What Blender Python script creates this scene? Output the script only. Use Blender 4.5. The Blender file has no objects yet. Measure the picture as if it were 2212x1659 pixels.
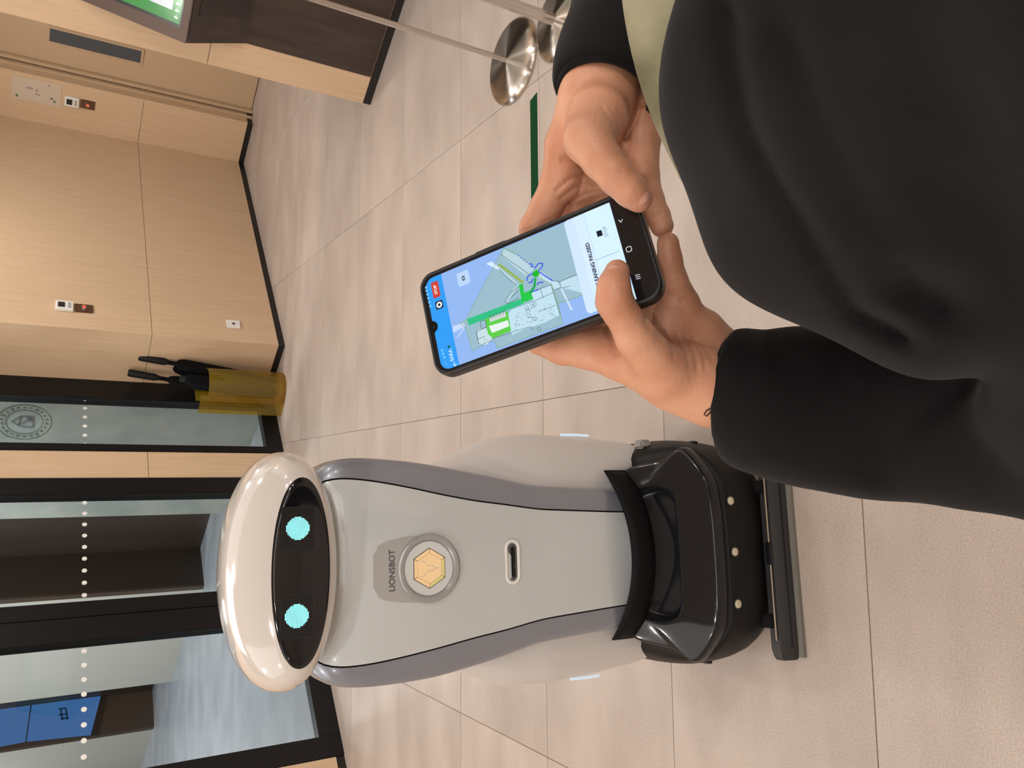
import bpy, bmesh, math, random
import numpy as np
from mathutils import Vector, Matrix
random.seed(7)
S = bpy.context.scene
C = S.collection
PI = math.pi

# ------------------------------------------------------------------ camera
FPX, PITCH, ROLL, YAW, HC = 1718.906, .5460974, .06728863, .1441513, 1.509074
def cam_axes():
    cy, sy = math.cos(YAW), math.sin(YAW)
    f = np.array([sy*math.cos(PITCH), cy*math.cos(PITCH), -math.sin(PITCH)])
    r = np.array([cy, -sy, 0.0]); u = np.cross(r, f)
    c, s = math.cos(ROLL), math.sin(ROLL)
    return c*r+s*u, -s*r+c*u, f
AR, AU, AF = cam_axes()
EYE = np.array([0, 0, HC])
cam = bpy.data.cameras.new('camera'); camo = bpy.data.objects.new('camera', cam); C.objects.link(camo)
M = Matrix(((-AU[0], AR[0], -AF[0], 0), (-AU[1], AR[1], -AF[1], 0), (-AU[2], AR[2], -AF[2], HC), (0, 0, 0, 1)))
camo.matrix_world = M
cam.sensor_fit = 'HORIZONTAL'; cam.sensor_width = 36; cam.lens = 36*FPX/2212
cam.clip_start = .01; cam.clip_end = 60
S.camera = camo
def ray(px, py):
    return AR*((829.5-py)/FPX) - AU*((px-1106)/FPX) + AF
def K(px, py, Z):            # a measured point: picture position and distance along the view
    return EYE + ray(px, py)*Z

# ------------------------------------------------------------------ world, exposure, lamps
w = bpy.data.worlds.new('world'); S.world = w; w.use_nodes = True
w.node_tree.nodes['Background'].inputs[0].default_value = (.80, .86, 1, 1)
w.node_tree.nodes['Background'].inputs[1].default_value = .35
S.view_settings.view_transform = 'Standard'; S.view_settings.look = 'None'
S.view_settings.exposure = 0.12; S.view_settings.gamma = 1; S.view_settings.use_curve_mapping = False
TH = math.radians(38.5)
E1 = np.array([math.cos(TH), math.sin(TH), 0]); E2 = np.array([-math.sin(TH), math.cos(TH), 0])
def W(a, b, z=0.0):          # room frame: a runs along the glass wall, b towards it
    return E1*a + E2*b + np.array([0, 0, z])
CEIL = 2.75
def area(name, loc, size, power, col, rot=(0, 0, 0), shape='DISK', sy=None, spread=PI):
    l = bpy.data.lights.new(name, 'AREA'); l.energy = power; l.color = col; l.shape = shape; l.size = size
    if sy: l.size_y = sy
    l.spread = spread
    o = bpy.data.objects.new(name, l); C.objects.link(o); o.location = loc; o.rotation_euler = rot
    return o
WARM = (1, .968, .925); NEUT = (1, .985, .97)
# ceiling downlights of the hall
LAMPS = [(-2.2, .6, 8), (-.9, .2, 8), (1.7, -.2, 9), (2.4, .6, 9), (-2.2, 2.2, 10), (-.35, 2.9, 7), (1.2, 2.6, 7), (2.7, 2.6, 8), (1.1, 4.3, 10),
         (-.7, -1.2, 10), (.9, -1.2, 10), (-2.6, -1.2, 10), (3.3, 4.6, 16), (2.6, -1.0, 10), (2.0, 5.2, 15)]
for i, (x, y, pw_) in enumerate(LAMPS):
    area('downlight_lamp', (x, y, CEIL-.02), .11, pw_, WARM)
# soft fill lights added under the ceiling; no panel fittings there
for x, y, sz_, p in ((.6, -1.7, 2.4, 44), (-2.4, 1.4, 2.4, 22), (2.6, 4.0, 2.2, 17), (.6, 3.4, 2.0, 8), (2.9, 1.6, 2.0, 10), (-.9, 3.7, 1.4, 21)):
    area('ceiling_fill_light', (x, y, CEIL-.03), sz_, p, NEUT, shape='SQUARE')
# cool fill lights added beyond the glass, in place of the corridor's daylight
for a, b, p in ((3.1, 5.9, 52), (2.6, 8.2, 62), (2.1, 7.0, 40), (3.3, 11, 48)):
    q = W(a, b, CEIL-.05); area('corridor_fill_light', q, .6, p*.9, (.92, .96, 1), shape='SQUARE')

# ------------------------------------------------------------------ materials
MAT = {}
def mat(name, col, rough=.5, metal=0, spec=.5, **kw):
    if name in MAT: return MAT[name]
    m = bpy.data.materials.new(name); m.use_nodes = True
    b = m.node_tree.nodes['Principled BSDF']
    b.inputs['Base Color'].default_value = (*col, 1); b.inputs['Roughness'].default_value = rough
    b.inputs['Metallic'].default_value = metal; b.inputs['Specular IOR Level'].default_value = spec
    for k, v in kw.items():
        b.inputs[k.replace('_', ' ')].default_value = v
    MAT[name] = m; return m
def sr(r, g, b):             # sRGB 0..255 to linear
    return tuple(((c/255)/12.92 if c/255 <= .04045 else ((c/255+.055)/1.055)**2.4) for c in (r, g, b))
def noise_mix(m, colA, colB, scale=(1, 1, 1), ns=5, detail=4, lo=.35, hi=.65, bump=0, bscale=None, per_obj=0, coord='Object', rough=None):
    nt = m.node_tree; N = nt.nodes; L = nt.links; b = N['Principled BSDF']
    tc = N.new('ShaderNodeTexCoord'); mp = N.new('ShaderNodeMapping'); mp.inputs['Scale'].default_value = scale
    L.new(tc.outputs[coord], mp.inputs[0])
    src = mp.outputs[0]
    if per_obj:
        oi = N.new('ShaderNodeObjectInfo'); ad = N.new('ShaderNodeVectorMath'); ad.operation = 'ADD'
        mu = N.new('ShaderNodeVectorMath'); mu.operation = 'SCALE'; mu.inputs['Scale'].default_value = 37
        cb = N.new('ShaderNodeCombineXYZ')
        L.new(oi.outputs['Random'], cb.inputs[0]); L.new(oi.outputs['Random'], cb.inputs[1]); L.new(cb.outputs[0], mu.inputs[0])
        L.new(mp.outputs[0], ad.inputs[0]); L.new(mu.outputs[0], ad.inputs[1]); src = ad.outputs[0]
    n = N.new('ShaderNodeTexNoise'); n.inputs['Scale'].default_value = ns; n.inputs['Detail'].default_value = detail
    L.new(src, n.inputs['Vector'])
    r = N.new('ShaderNodeValToRGB'); r.color_ramp.elements[0].position = lo; r.color_ramp.elements[1].position = hi
    r.color_ramp.elements[0].color = (*colA, 1); r.color_ramp.elements[1].color = (*colB, 1)
    L.new(n.outputs['Fac'], r.inputs[0]); out = r.outputs[0]
    if per_obj:
        hs = N.new('ShaderNodeHueSaturation'); mr = N.new('ShaderNodeMapRange')
        mr.inputs['To Min'].default_value = 1-per_obj; mr.inputs['To Max'].default_value = 1+per_obj
        L.new(oi.outputs['Random'], mr.inputs[0]); L.new(mr.outputs[0], hs.inputs['Value']); L.new(out, hs.inputs['Color']); out = hs.outputs[0]
    L.new(out, b.inputs['Base Color'])
    if bump:
        n2 = N.new('ShaderNodeTexNoise'); n2.inputs['Scale'].default_value = bscale or ns*8; n2.inputs['Detail'].default_value = 5
        L.new(src, n2.inputs['Vector'])
        bp = N.new('ShaderNodeBump'); bp.inputs['Strength'].default_value = bump; bp.inputs['Distance'].default_value = .002
        L.new(n2.outputs['Fac'], bp.inputs['Height']); L.new(bp.outputs[0], b.inputs['Normal'])
    return m
def emis(name, col, s=1.0, rough=.15):
    m = mat(name, tuple(c*.1 for c in col), rough)
    b = m.node_tree.nodes['Principled BSDF']
    b.inputs['Emission Color'].default_value = (*col, 1); b.inputs['Emission Strength'].default_value = s
    return m
def glassy(name, tint, gloss=.10, rough=.02):
    m = bpy.data.materials.new(name); m.use_nodes = True; nt = m.node_tree; N = nt.nodes; L = nt.links
    N.remove(N['Principled BSDF']); o = N['Material Output']
    t = N.new('ShaderNodeBsdfTransparent'); t.inputs[0].default_value = (*tint, 1)
    g = N.new('ShaderNodeBsdfGlossy'); g.inputs['Roughness'].default_value = rough
    f = N.new('ShaderNodeFresnel'); f.inputs[0].default_value = 1.45
    ml = N.new('ShaderNodeMath'); ml.operation = 'MULTIPLY_ADD'; ml.inputs[1].default_value = 1.0; ml.inputs[2].default_value = gloss*.3
    L.new(f.outputs[0], ml.inputs[0])
    ge = N.new('ShaderNodeNewGeometry'); fr = N.new('ShaderNodeMath'); fr.operation = 'SUBTRACT'; fr.inputs[0].default_value = 1; L.new(ge.outputs['Backfacing'], fr.inputs[1])
    m2 = N.new('ShaderNodeMath'); m2.operation = 'MULTIPLY'; L.new(ml.outputs[0], m2.inputs[0]); L.new(fr.outputs[0], m2.inputs[1])   # only the outer face of the sheet mirrors
    mx = N.new('ShaderNodeMixShader'); L.new(m2.outputs[0], mx.inputs[0]); L.new(t.outputs[0], mx.inputs[1]); L.new(g.outputs[0], mx.inputs[2])
    L.new(mx.outputs[0], o.inputs[0]); MAT[name] = m; return m

tile_m = mat('floor_tile', sr(176, 158, 142), .42, spec=.4)
noise_mix(tile_m, sr(164, 150, 140), sr(186, 172, 162), scale=(1.1, 2.6, 1), ns=2.0, detail=9, lo=.28, hi=.72, bump=.05, bscale=90, per_obj=.02)
def speckle(m):              # fine pale and dark grains of the stone tile
    nt = m.node_tree; N = nt.nodes; L = nt.links; b = N['Principled BSDF']
    old = b.inputs['Base Color'].links[0].from_socket
    tc = N.new('ShaderNodeTexCoord'); n = N.new('ShaderNodeTexNoise'); n.inputs['Scale'].default_value = 260; n.inputs['Detail'].default_value = 3
    L.new(tc.outputs['Object'], n.inputs['Vector'])
    mr = N.new('ShaderNodeMapRange'); mr.inputs['From Min'].default_value = .3; mr.inputs['From Max'].default_value = .7
    mr.inputs['To Min'].default_value = .86; mr.inputs['To Max'].default_value = 1.14
    L.new(n.outputs['Fac'], mr.inputs[0])
    hs = N.new('ShaderNodeHueSaturation'); L.new(mr.outputs[0], hs.inputs['Value']); L.new(old, hs.inputs['Color'])
    L.new(hs.outputs[0], b.inputs['Base Color'])
speckle(tile_m)
grout_m = mat('grout', sr(120, 98, 74), .9)
grey_floor_m = mat('corridor_floor', sr(150, 153, 158), .4); noise_mix(grey_floor_m, sr(142, 145, 150), sr(158, 161, 167), scale=(1, 2, 1), ns=2, detail=6)
wood_m = mat('oak_laminate', sr(200, 168, 132), .42, spec=.35)
noise_mix(wood_m, sr(206, 176, 143), sr(216, 187, 155), scale=(30, 30, 1.3), ns=2.2, detail=6, lo=.3, hi=.72, bump=.03)
cream_m = mat('cream_door_paint', sr(196, 168, 136), .5)
black_m = mat('black_skirting', sr(26, 24, 22), .45)
frame_m = mat('dark_door_frame', sr(20, 19, 20), .38, spec=.3)
ceil_m = mat('ceiling_paint', sr(225, 215, 200), .9)
wall_m = mat('wall_paint', sr(200, 185, 165), .8)
seam_m = mat('panel_joint', sr(60, 50, 40), .8)
brown_m = mat('dark_brown_laminate', sr(58, 46, 41), .32); noise_mix(brown_m, sr(52, 41, 36), sr(66, 53, 47), scale=(8, 8, 1), ns=3)
bronze_m = mat('bronze_bezel', sr(84, 66, 57), .34, metal=.35)
steel_m = mat('brushed_steel', (.62, .58, .54), .22, metal=1)
steel_m.node_tree.nodes['Principled BSDF'].inputs['Anisotropic'].default_value = .0
disc_m = mat('spun_steel', (.52, .47, .42), .24, metal=1, Anisotropic=.95, Anisotropic_Rotation=.25)
N_ = disc_m.node_tree.nodes; tg = N_.new('ShaderNodeTangent'); tg.direction_type = 'RADIAL'; tg.axis = 'Z'
disc_m.node_tree.links.new(tg.outputs[0], N_['Principled BSDF'].inputs['Tangent'])
green_m = mat('green_tape', sr(14, 58, 30), .8, spec=.1)
glass_m = glassy('clear_glass', (.90, .92, .91), .0)
amber_m = glassy('amber_acrylic', (.95, .83, .36), .10, .03)
nt = amber_m.node_tree; df = nt.nodes.new('ShaderNodeBsdfTranslucent'); df.inputs[0].default_value = (*sr(205, 180, 70), 1)
df2 = nt.nodes.new('ShaderNodeBsdfDiffuse'); df2.inputs[0].default_value = (*sr(178, 152, 60), 1); ad_ = nt.nodes.new('ShaderNodeMixShader'); ad_.inputs[0].default_value = .5
mx_ = nt.nodes.new('ShaderNodeMixShader'); mx_.inputs[0].default_value = .26; src_ = nt.nodes['Material Output'].inputs[0].links[0].from_socket
nt.links.new(df.outputs[0], ad_.inputs[1]); nt.links.new(df2.outputs[0], ad_.inputs[2]); nt.links.new(src_, mx_.inputs[1]); nt.links.new(ad_.outputs[0], mx_.inputs[2]); nt.links.new(mx_.outputs[0], nt.nodes['Material Output'].inputs[0])
amber_base = mat('amber_acrylic_base', sr(196, 160, 55), .2, Transmission_Weight=.5)
white_m = mat('white_gloss_plastic', sr(214, 207, 201), .12, spec=.55, Coat_Weight=.7, Coat_Roughness=.04)
panel_m = mat('pearl_white_panel', sr(200, 204, 205), .22, spec=.5, Coat_Weight=.6, Coat_Roughness=.03)
pod_m = mat('white_side_plastic', sr(208, 204, 202), .33, spec=.5)
silver_m = mat('silver_grey_plastic', sr(140, 143, 153), .28, metal=.3, Coat_Weight=.5, Coat_Roughness=.06)
gloss_black = mat('black_gloss_plastic', (.008, .0085, .011), .13, spec=.4, Coat_Weight=.12, Coat_Roughness=.04)
matte_black = mat('black_matte_plastic', sr(20, 19, 19), .5, spec=.25)
satin_black = mat('black_satin_plastic', sr(24, 24, 25), .4, spec=.35)
gap_m = mat('dark_gap', (.02, .02, .02), .8)
white_plain = mat('white_plastic', sr(235, 233, 228), .35)

# ------------------------------------------------------------------ mesh helpers
def link(name, me, m=None, parent=None, smooth=False, **props):
    o = bpy.data.objects.new(name, me); C.objects.link(o)
    if m is not None: me.materials.clear(); me.materials.append(m)
    if parent is not None: o.parent = parent
    if smooth: me.shade_smooth()
    for k, v in props.items(): o[k] = v
    return o
def mesh(name, v, f):
    me = bpy.data.meshes.new(name); me.from_pydata([tuple(map(float, p)) for p in v], [], f); me.update(); return me
def fin(name, bm, m, parent=None, smooth=False, **props):
    bmesh.ops.recalc_face_normals(bm, faces=bm.faces)
    me = bpy.data.meshes.new(name); bm.to_mesh(me); bm.free()
    return link(name, me, m, parent, smooth, **props)
def auto(o, deg=35):
    me = o.data; me.shade_smooth()
    bm = bmesh.new(); bm.from_mesh(me)
    for e in bm.edges:
        if len(e.link_faces) == 2 and e.calc_face_angle(0) > math.radians(deg): e.smooth = False
    bm.to_mesh(me); bm.free(); return o
def hexa(bm, c8):            # eight corners: bottom loop then top loop
    v = [bm.verts.new(tuple(map(float, p))) for p in c8]
    for f in ((3, 2, 1, 0), (4, 5, 6, 7), (0, 1, 5, 4), (1, 2, 6, 5), (2, 3, 7, 6), (3, 0, 4, 7)):
        bm.faces.new([v[i] for i in f])
    return v
def abox(bm, a0, a1, b0, b1, z0, z1):
    hexa(bm, [W(a0, b0, z0), W(a1, b0, z0), W(a1, b1, z0), W(a0, b1, z0), W(a0, b0, z1), W(a1, b0, z1), W(a1, b1, z1), W(a0, b1, z1)])
def box(bm, x0, x1, y0, y1, z0, z1):
    hexa(bm, [(x0, y0, z0), (x1, y0, z0), (x1, y1, z0), (x0, y1, z0), (x0, y0, z1), (x1, y0, z1), (x1, y1, z1), (x0, y1, z1)])
def abx(name, m, parent, *q, bevel=0, **props):
    bm = bmesh.new(); abox(bm, *q)
    if bevel: bmesh.ops.bevel(bm, geom=bm.edges[:], offset=bevel, segments=2, affect='EDGES')
    return fin(name, bm, m, parent, **props)
def bx(name, m, parent, *q, bevel=0, seg=2, **props):
    bm = bmesh.new(); box(bm, *q)
    if bevel: bmesh.ops.bevel(bm, geom=bm.edges[:], offset=bevel, segments=seg, affect='EDGES')
    return fin(name, bm, m, parent, smooth=bool(bevel and seg > 2), **props)
def frame_axes(d):
    d = Vector(d).normalized(); t = Vector((0, 0, 1)) if abs(d.z) < .9 else Vector((1, 0, 0))
    x = d.cross(t).normalized(); return x, d.cross(x).normalized(), d
def tube_mesh(name, pts, rads, n=16, caps=True, m=None, parent=None, **props):
    pts = [Vector(tuple(map(float, p))) for p in pts]; rads = [rads]*len(pts) if not hasattr(rads, '__len__') else rads
    bm = bmesh.new(); rings = []; x = None
    for i, p in enumerate(pts):
        d = (pts[min(i+1, len(pts)-1)]-pts[max(i-1, 0)])
        if x is None: x, y, d = frame_axes(d)
        else:
            d = d.normalized(); x = (x - d*x.dot(d)).normalized(); y = d.cross(x)
        rings.append([bm.verts.new(p + (x*math.cos(2*PI*k/n)+y*math.sin(2*PI*k/n))*rads[i]) for k in range(n)])
    for a, b in zip(rings, rings[1:]):
        for k in range(n): bm.faces.new((a[k], a[(k+1) % n], b[(k+1) % n], b[k]))
    if caps: bm.faces.new(rings[0][::-1]); bm.faces.new(rings[-1])
    o = fin(name, bm, m, parent, **props); return auto(o, 40)
def lathe(name, prof, n, m, parent=None, loc=(0, 0, 0), deg=30, cap=True, **props):
    bm = bmesh.new(); rings = []
    for r, z in prof:
        if r < 1e-6: rings.append([bm.verts.new((loc[0], loc[1], loc[2]+z))])
        else: rings.append([bm.verts.new((loc[0]+r*math.cos(2*PI*k/n), loc[1]+r*math.sin(2*PI*k/n), loc[2]+z)) for k in range(n)])
    for a, b in zip(rings, rings[1:]):
        for k in range(n):
            if len(a) == 1 and len(b) == 1: continue
            if len(a) == 1: bm.faces.new((a[0], b[k], b[(k+1) % n]))
            elif len(b) == 1: bm.faces.new((a[k], a[(k+1) % n], b[0]))
            else: bm.faces.new((a[k], a[(k+1) % n], b[(k+1) % n], b[k]))
    if cap and len(rings[0]) > 1: bm.faces.new(rings[0])
    if cap and len(rings[-1]) > 1: bm.faces.new(rings[-1])
    o = fin(name, bm, m, parent, **props); return auto(o, deg)
def empty(name, loc, label=None, category=None, rotz=0, group=None, **props):
    o = bpy.data.objects.new(name, None); C.objects.link(o); o.location = tuple(map(float, loc)); o.rotation_euler = (0, 0, rotz)
    o.empty_display_size = .1
    if label: o['label'] = label
    if category: o['category'] = category
    if group: o['group'] = group
    for k, v in props.items(): o[k] = v
    return o
def smoothsub(o, lv=2):
    m = o.modifiers.new('sub', 'SUBSURF'); m.levels = lv; m.render_levels = lv; o.data.shade_smooth(); return o
def text_mesh(body, size, align='CENTER', bold=0.0):
    cu = bpy.data.curves.new('t', 'FONT'); cu.body = body; cu.size = size; cu.align_x = align; cu.align_y = 'CENTER'; cu.offset = bold; cu.resolution_u = 3
    ob = bpy.data.objects.new('t', cu); C.objects.link(ob)
    dg = bpy.context.evaluated_depsgraph_get(); me = bpy.data.meshes.new_from_object(ob.evaluated_get(dg))
    bpy.data.objects.remove(ob); bpy.data.curves.remove(cu); return me

# ------------------------------------------------------------------ floor of tiles
TX0, TW, TY0, TD = -.886979, 1.165836, 1.0562214, .6
floor = bx('floor', grout_m, None, -4.5, 9.5, -3.2, 8.6, -.08, -.0025, kind='structure')
tile_cache = {}
def glass_side(x, y): return -x*math.sin(TH)+y*math.cos(TH)
for i in range(-7, 11):
    for j in range(-3, 6):
        x0, y0 = TX0+j*TW, TY0+i*TD
        if x0+TW < -3.4 or x0 > 6.3 or y0 < -3.2: continue
        bs = [glass_side(x, y) for x in (x0, x0+TW) for y in (y0, y0+TD)]
        if min(bs) > 4.13: continue
        g = .0011; q = (x0+g, x0+TW-g, y0+g, y0+TD-g)
        bm = bmesh.new(); box(bm, g, TW-g, g, TD-g, -.012, 0)
        bmesh.ops.bevel(bm, geom=[e for e in bm.edges if e.verts[0].co.z > -.001 and e.verts[1].co.z > -.001], offset=.0006, segments=1, affect='EDGES')
        if max(bs) > 4.13:
            n = Vector((-math.sin(TH), math.cos(TH), 0)); pt = n*4.13 - Vector((x0, y0, 0))
            r = bmesh.ops.bisect_plane(bm, geom=bm.verts[:]+bm.edges[:]+bm.faces[:], plane_co=pt, plane_no=n, clear_outer=True)
            bmesh.ops.holes_fill(bm, edges=[e for e in bm.edges if e.is_boundary])
            o = fin('tile', bm, tile_m, floor)
        elif 'full' in tile_cache:
            bm.free(); o = link('tile', tile_cache['full'], None, floor)
        else:
            o = fin('tile', bm, tile_m, floor); tile_cache['full'] = o.data
        o.location = (x0, y0, random.uniform(-.0003, .0003))
# pale grey floor of the corridor beyond the glass
fl2 = abx('floor', grey_floor_m, None, -4, 9.0, 4.13, 16.0, -.07, .0, kind='structure')

# ------------------------------------------------------------------ walls
SEAM = .848
def panelled(name, a0, a1, b0, b1, nrm, cuts=(), top=CEIL, m=wood_m, base=True, shy=0):
    """a wall slab with panels proud of its face; nrm: which face shows ('-a','-b')"""
    core = abx(name, seam_m, None, a0+shy, a1, b0, b1, 0, top, kind='structure')
    g = .0015; t = .012
    zs = [(.046 if base else .003, SEAM-g), (SEAM+g, 2.03-g), (2.03+g, top-.003)]
    if nrm == '-b':
        cc = [a0]+list(cuts)+[a1]
        for z0, z1 in zs:
            for c0, c1 in zip(cc, cc[1:]): abx('panel', m, core, c0+g*(c0 != a0), c1-g*(c1 != a1), b0-t, b0, z0, z1)
        if base: abx('skirting', black_m, core, a0, a1, b0-.006, b0, .0, .046)
    else:
        cc = [b0]+list(cuts)+[b1]
        for z0, z1 in zs:
            for c0, c1 in zip(cc, cc[1:]): abx('panel', m, core, a0-t, a0, c0+g*(c0 != b0), c1-g*(c1 != b1), z0, z1)
        if base: abx('skirting', black_m, core, a0-.006, a0, b0, b1, .0, .046)
    return core
T_ = .012
# wall with the two button plates
panelled('wall_back', 4.14, 6.5, 3.675+T_, 4.12, '-b', shy=.17)
wr = panelled('wall_side', 4.14+T_, 4.30, 3.675+T_, 4.12, '-a')
panelled('wall_right', 6.5+T_, 6.9, 3.30, 3.70, '-a')
abx('panel', wood_m, bpy.data.objects['wall_right'], 6.5, 6.9, 3.29, 3.30, .046, CEIL-.01)
# cream painted service door and its casing
dr = empty('door_3', W(6.66, 3.0), kind='structure')
def at(o, par):              # keep geometry in world space under an Empty
    o.parent = par; o.matrix_parent_inverse = Matrix.Translation(par.location).inverted() if not par.rotation_euler.z else (Matrix.Translation(par.location) @ Matrix.Rotation(par.rotation_euler.z, 4, 'Z')).inverted()
    return o
at(abx('door_leaf', cream_m, None, 6.66, 6.71, 1.9, 3.235, .006, 2.3), dr)
at(abx('casing', cream_m, None, 6.615, 6.70, 3.235, 3.262, .0, 2.4, bevel=.004), dr)
at(abx('casing', cream_m, None, 6.585, 6.70, 3.270, 3.30, .0, 2.4, bevel=.004), dr)
at(abx('skirting', black_m, None, 6.595, 6.66, 3.262, 3.272, 0, .046), dr)
gr = empty('ventilation_grille', W(6.66, 3.02, 1.2), 'long dark grey grille panel set upright in the cream service door', 'grille')
at(abx('grille_plate', mat('grille_grey', sr(78, 80, 84), .6), None, 6.648, 6.66, 2.972, 3.068, .900, 1.517), gr)
at(abx('grille_frame', cream_m, None, 6.652, 6.662, 2.955, 3.085, .878, 1.535, bevel=.003), gr)
bmg = bmesh.new()
for k in range(30): abox(bmg, 6.6472, 6.649, 2.977, 3.063, .910+k*.0203, .918+k*.0203)
at(fin('louvre', bmg, mat('grille_grey2', sr(72, 75, 80), .6), None), gr)['kind'] = 'stuff'
abx('wall_far_right', wall_m, None, 6.712, 6.9, .5, 3.30, 0, CEIL, kind='structure')
# reception counter wall on the right
cw = panelled('wall_near_right', 4.035+T_, 5.2, -2.6, 1.785, '-a', cuts=(.2,))

# ------------------------------------------------------------------ glazed partition
def bar(par, *q): return at(abx('frame', frame_m, None, *q, bevel=.002), par)
B0, B1 = 4.105, 4.175; TOPZ = 2.45
def dot_row(par, a0, a1, b=B0+.028):
    n = int(round((a0-a1)/.0757)); me = None
    for k in range(n+1):
        a = a0-k*.0757
        if a < a1-.004: break
        bm = bmesh.new()
        bmesh.ops.create_cone(bm, segments=20, radius1=.0125, radius2=.0125, depth=.0012, cap_ends=True)
        bmesh.ops.rotate(bm, verts=bm.verts, matrix=Matrix.Rotation(PI/2, 3, 'X')); bmesh.ops.rotate(bm, verts=bm.verts, matrix=Matrix.Rotation(TH, 3, 'Z'))
        bmesh.ops.translate(bm, verts=bm.verts, vec=Vector(W(a, b, 1.19)))
        at(fin('dot_marker', bm, dot_m, None), par)
dot_m = mat('white_dot_film', sr(235, 235, 230), .6)
dot_m.node_tree.nodes['Principled BSDF'].inputs['Emission Color'].default_value = (1, 1, 1, 1)
dot_m.node_tree.nodes['Principled BSDF'].inputs['Emission Strength'].default_value = 0
w1 = empty('window_1', W(3.8, 4.12), kind='structure')
bar(w1, 3.975, 4.14, B0, B1, 0, TOPZ); bar(w1, 3.536, 3.590, B0, B1, 0, TOPZ); bar(w1, 3.59, 3.975, B0, B1, 0, .108); bar(w1, 3.59, 3.975, B0, B1, 2.35, TOPZ)
at(abx('pane', glass_m, None, 3.59, 3.975, 4.138, 4.142, .108, 2.35), w1); dot_row(w1, 3.984, 3.60)
# oak strip between the two openings
mul = abx('trim_1', seam_m, None, 3.328, 3.534, 4.125, 4.17, 0, CEIL, kind='structure')
for z0, z1 in ((.0, SEAM-.0015), (SEAM+.0015, 2.03), (2.033, 2.74)): abx('panel', wood_m, mul, 3.328, 3.534, 4.112, 4.125, z0, z1)
d1 = empty('door_1', W(2.8, 4.12), kind='structure')
bar(d1, 3.205, 3.326, B0, B1, 0, TOPZ); bar(d1, 2.418, 2.508, B0, B1, 0, TOPZ); bar(d1, 2.508, 3.205, B0, B1, .008, .112); bar(d1, 2.508, 3.205, B0, B1, 2.33, TOPZ)
at(abx('pane', glass_m, None, 2.508, 3.205, 4.138, 4.142, .112, 2.33), d1); dot_row(d1, 3.165, 2.51)
w2 = empty('window_2', W(2.0, 4.12), kind='structure')
bar(w2, 2.282, 2.414, B0, B1, 0, TOPZ); bar(w2, 1.49, 1.602, B0, B1, 0, TOPZ); bar(w2, 1.602, 2.282, B0, B1, 0, .114); bar(w2, 1.602, 2.282, B0, B1, 2.35, TOPZ)
at(abx('pane', glass_m, None, 1.602, 2.282, 4.138, 4.142, .114, 2.35), w2); dot_row(w2, 2.24, 1.62)
panelled('wall_front', -3.0, 1.488, 4.12, 4.30, '-b', cuts=(-.9, .3))
hd = abx('trim_2', wood_m, None, 1.49, 4.14, 4.11, 4.2, TOPZ, CEIL, kind='structure')

# round seal and paper behind the narrow glass panel
def ring_ab(bm, ac, zc, r0, r1, b, n=56, depth=.001):
    A = []
    for rr, bb in ((r0, b), (r1, b), (r1, b+depth), (r0, b+depth)):
        A.append([bm.verts.new(tuple(W(ac+rr*math.cos(2*PI*k/n), bb, zc+rr*math.sin(2*PI*k/n)))) for k in range(n)])
    for x, y in ((0, 1), (1, 2), (2, 3), (3, 0)):
        for k in range(n): bm.faces.new((A[x][k], A[x][(k+1) % n], A[y][(k+1) % n], A[y][k]))
seal = empty('round_seal_sticker', W(3.782, 4.136, 1.51), 'round green seal sticker with arrow emblem on the narrow glass panel', 'sticker')
seal_m = mat('seal_green', sr(74, 88, 62), .6); seal_bm = bmesh.new()
ring_ab(seal_bm, 3.782, 1.51, .139, .144, 4.1345); ring_ab(seal_bm, 3.782, 1.51, .094, .098, 4.1345)
at(fin('seal_rings', seal_bm, seal_m, None), seal)
bm = bmesh.new()
def stroke(bm, p, q, wd, b=4.1335, t=.0008):
    p = np.array(p, float); q = np.array(q, float); d = (q-p)/max(1e-9, np.linalg.norm(q-p)); n = np.array([-d[1], d[0]])*wd/2
    c = [p+n, q+n, q-n, p-n]; hexa(bm, [W(x, b, z) for x, z in c]+[W(x, b+t, z) for x, z in c])
sx, sz = 3.782, 1.51
for p, q in (((-.04, -.045), (.045, -.045)), ((.045, -.045), (.045, .02)), ((-.04, -.045), (-.04, .015)), ((.045, .02), (-.03, .03)), ((-.03, .03), (.0, .065)), ((.0, .065), (.045, .02)), ((-.03, .03), (.02, -.025))):
    stroke(bm, (sx+p[0], sz+p[1]), (sx+q[0], sz+q[1]), .006)
stroke(bm, (sx+.03, sz-.035), (sx+.005, sz-.03), .008); stroke(bm, (sx+.03, sz-.035), (sx+.03, sz-.008), .008)
at(fin('arrow_emblem', bm, mat('seal_grey', sr(82, 92, 92), .6), None), seal)
bm = bmesh.new()
for k in range(22):
    a = 2*PI*k/22; r0 = .108+.003*(k % 2); r1 = .126-.004*(k % 3 == 0)
    stroke(bm, (sx+r0*math.cos(a), sz+r0*math.sin(a)), (sx+r1*math.cos(a), sz+r1*math.sin(a)), .006)
    stroke(bm, (sx+r0*math.cos(a+.1), sz+r0*math.sin(a+.1)), (sx+r1*math.cos(a+.04), sz+r1*math.sin(a+.04)), .004)
at(fin('seal_lettering', bm, seal_m, None), seal)
pp = abx('paper_notice', mat('pale_blue_paper', sr(168, 186, 196), .7), None, 3.66, 3.93, 4.1435, 4.145, 1.43, 1.72)
pp['label'] = 'pale blue paper notice stuck behind the round seal on the glass'; pp['category'] = 'notice'

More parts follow.
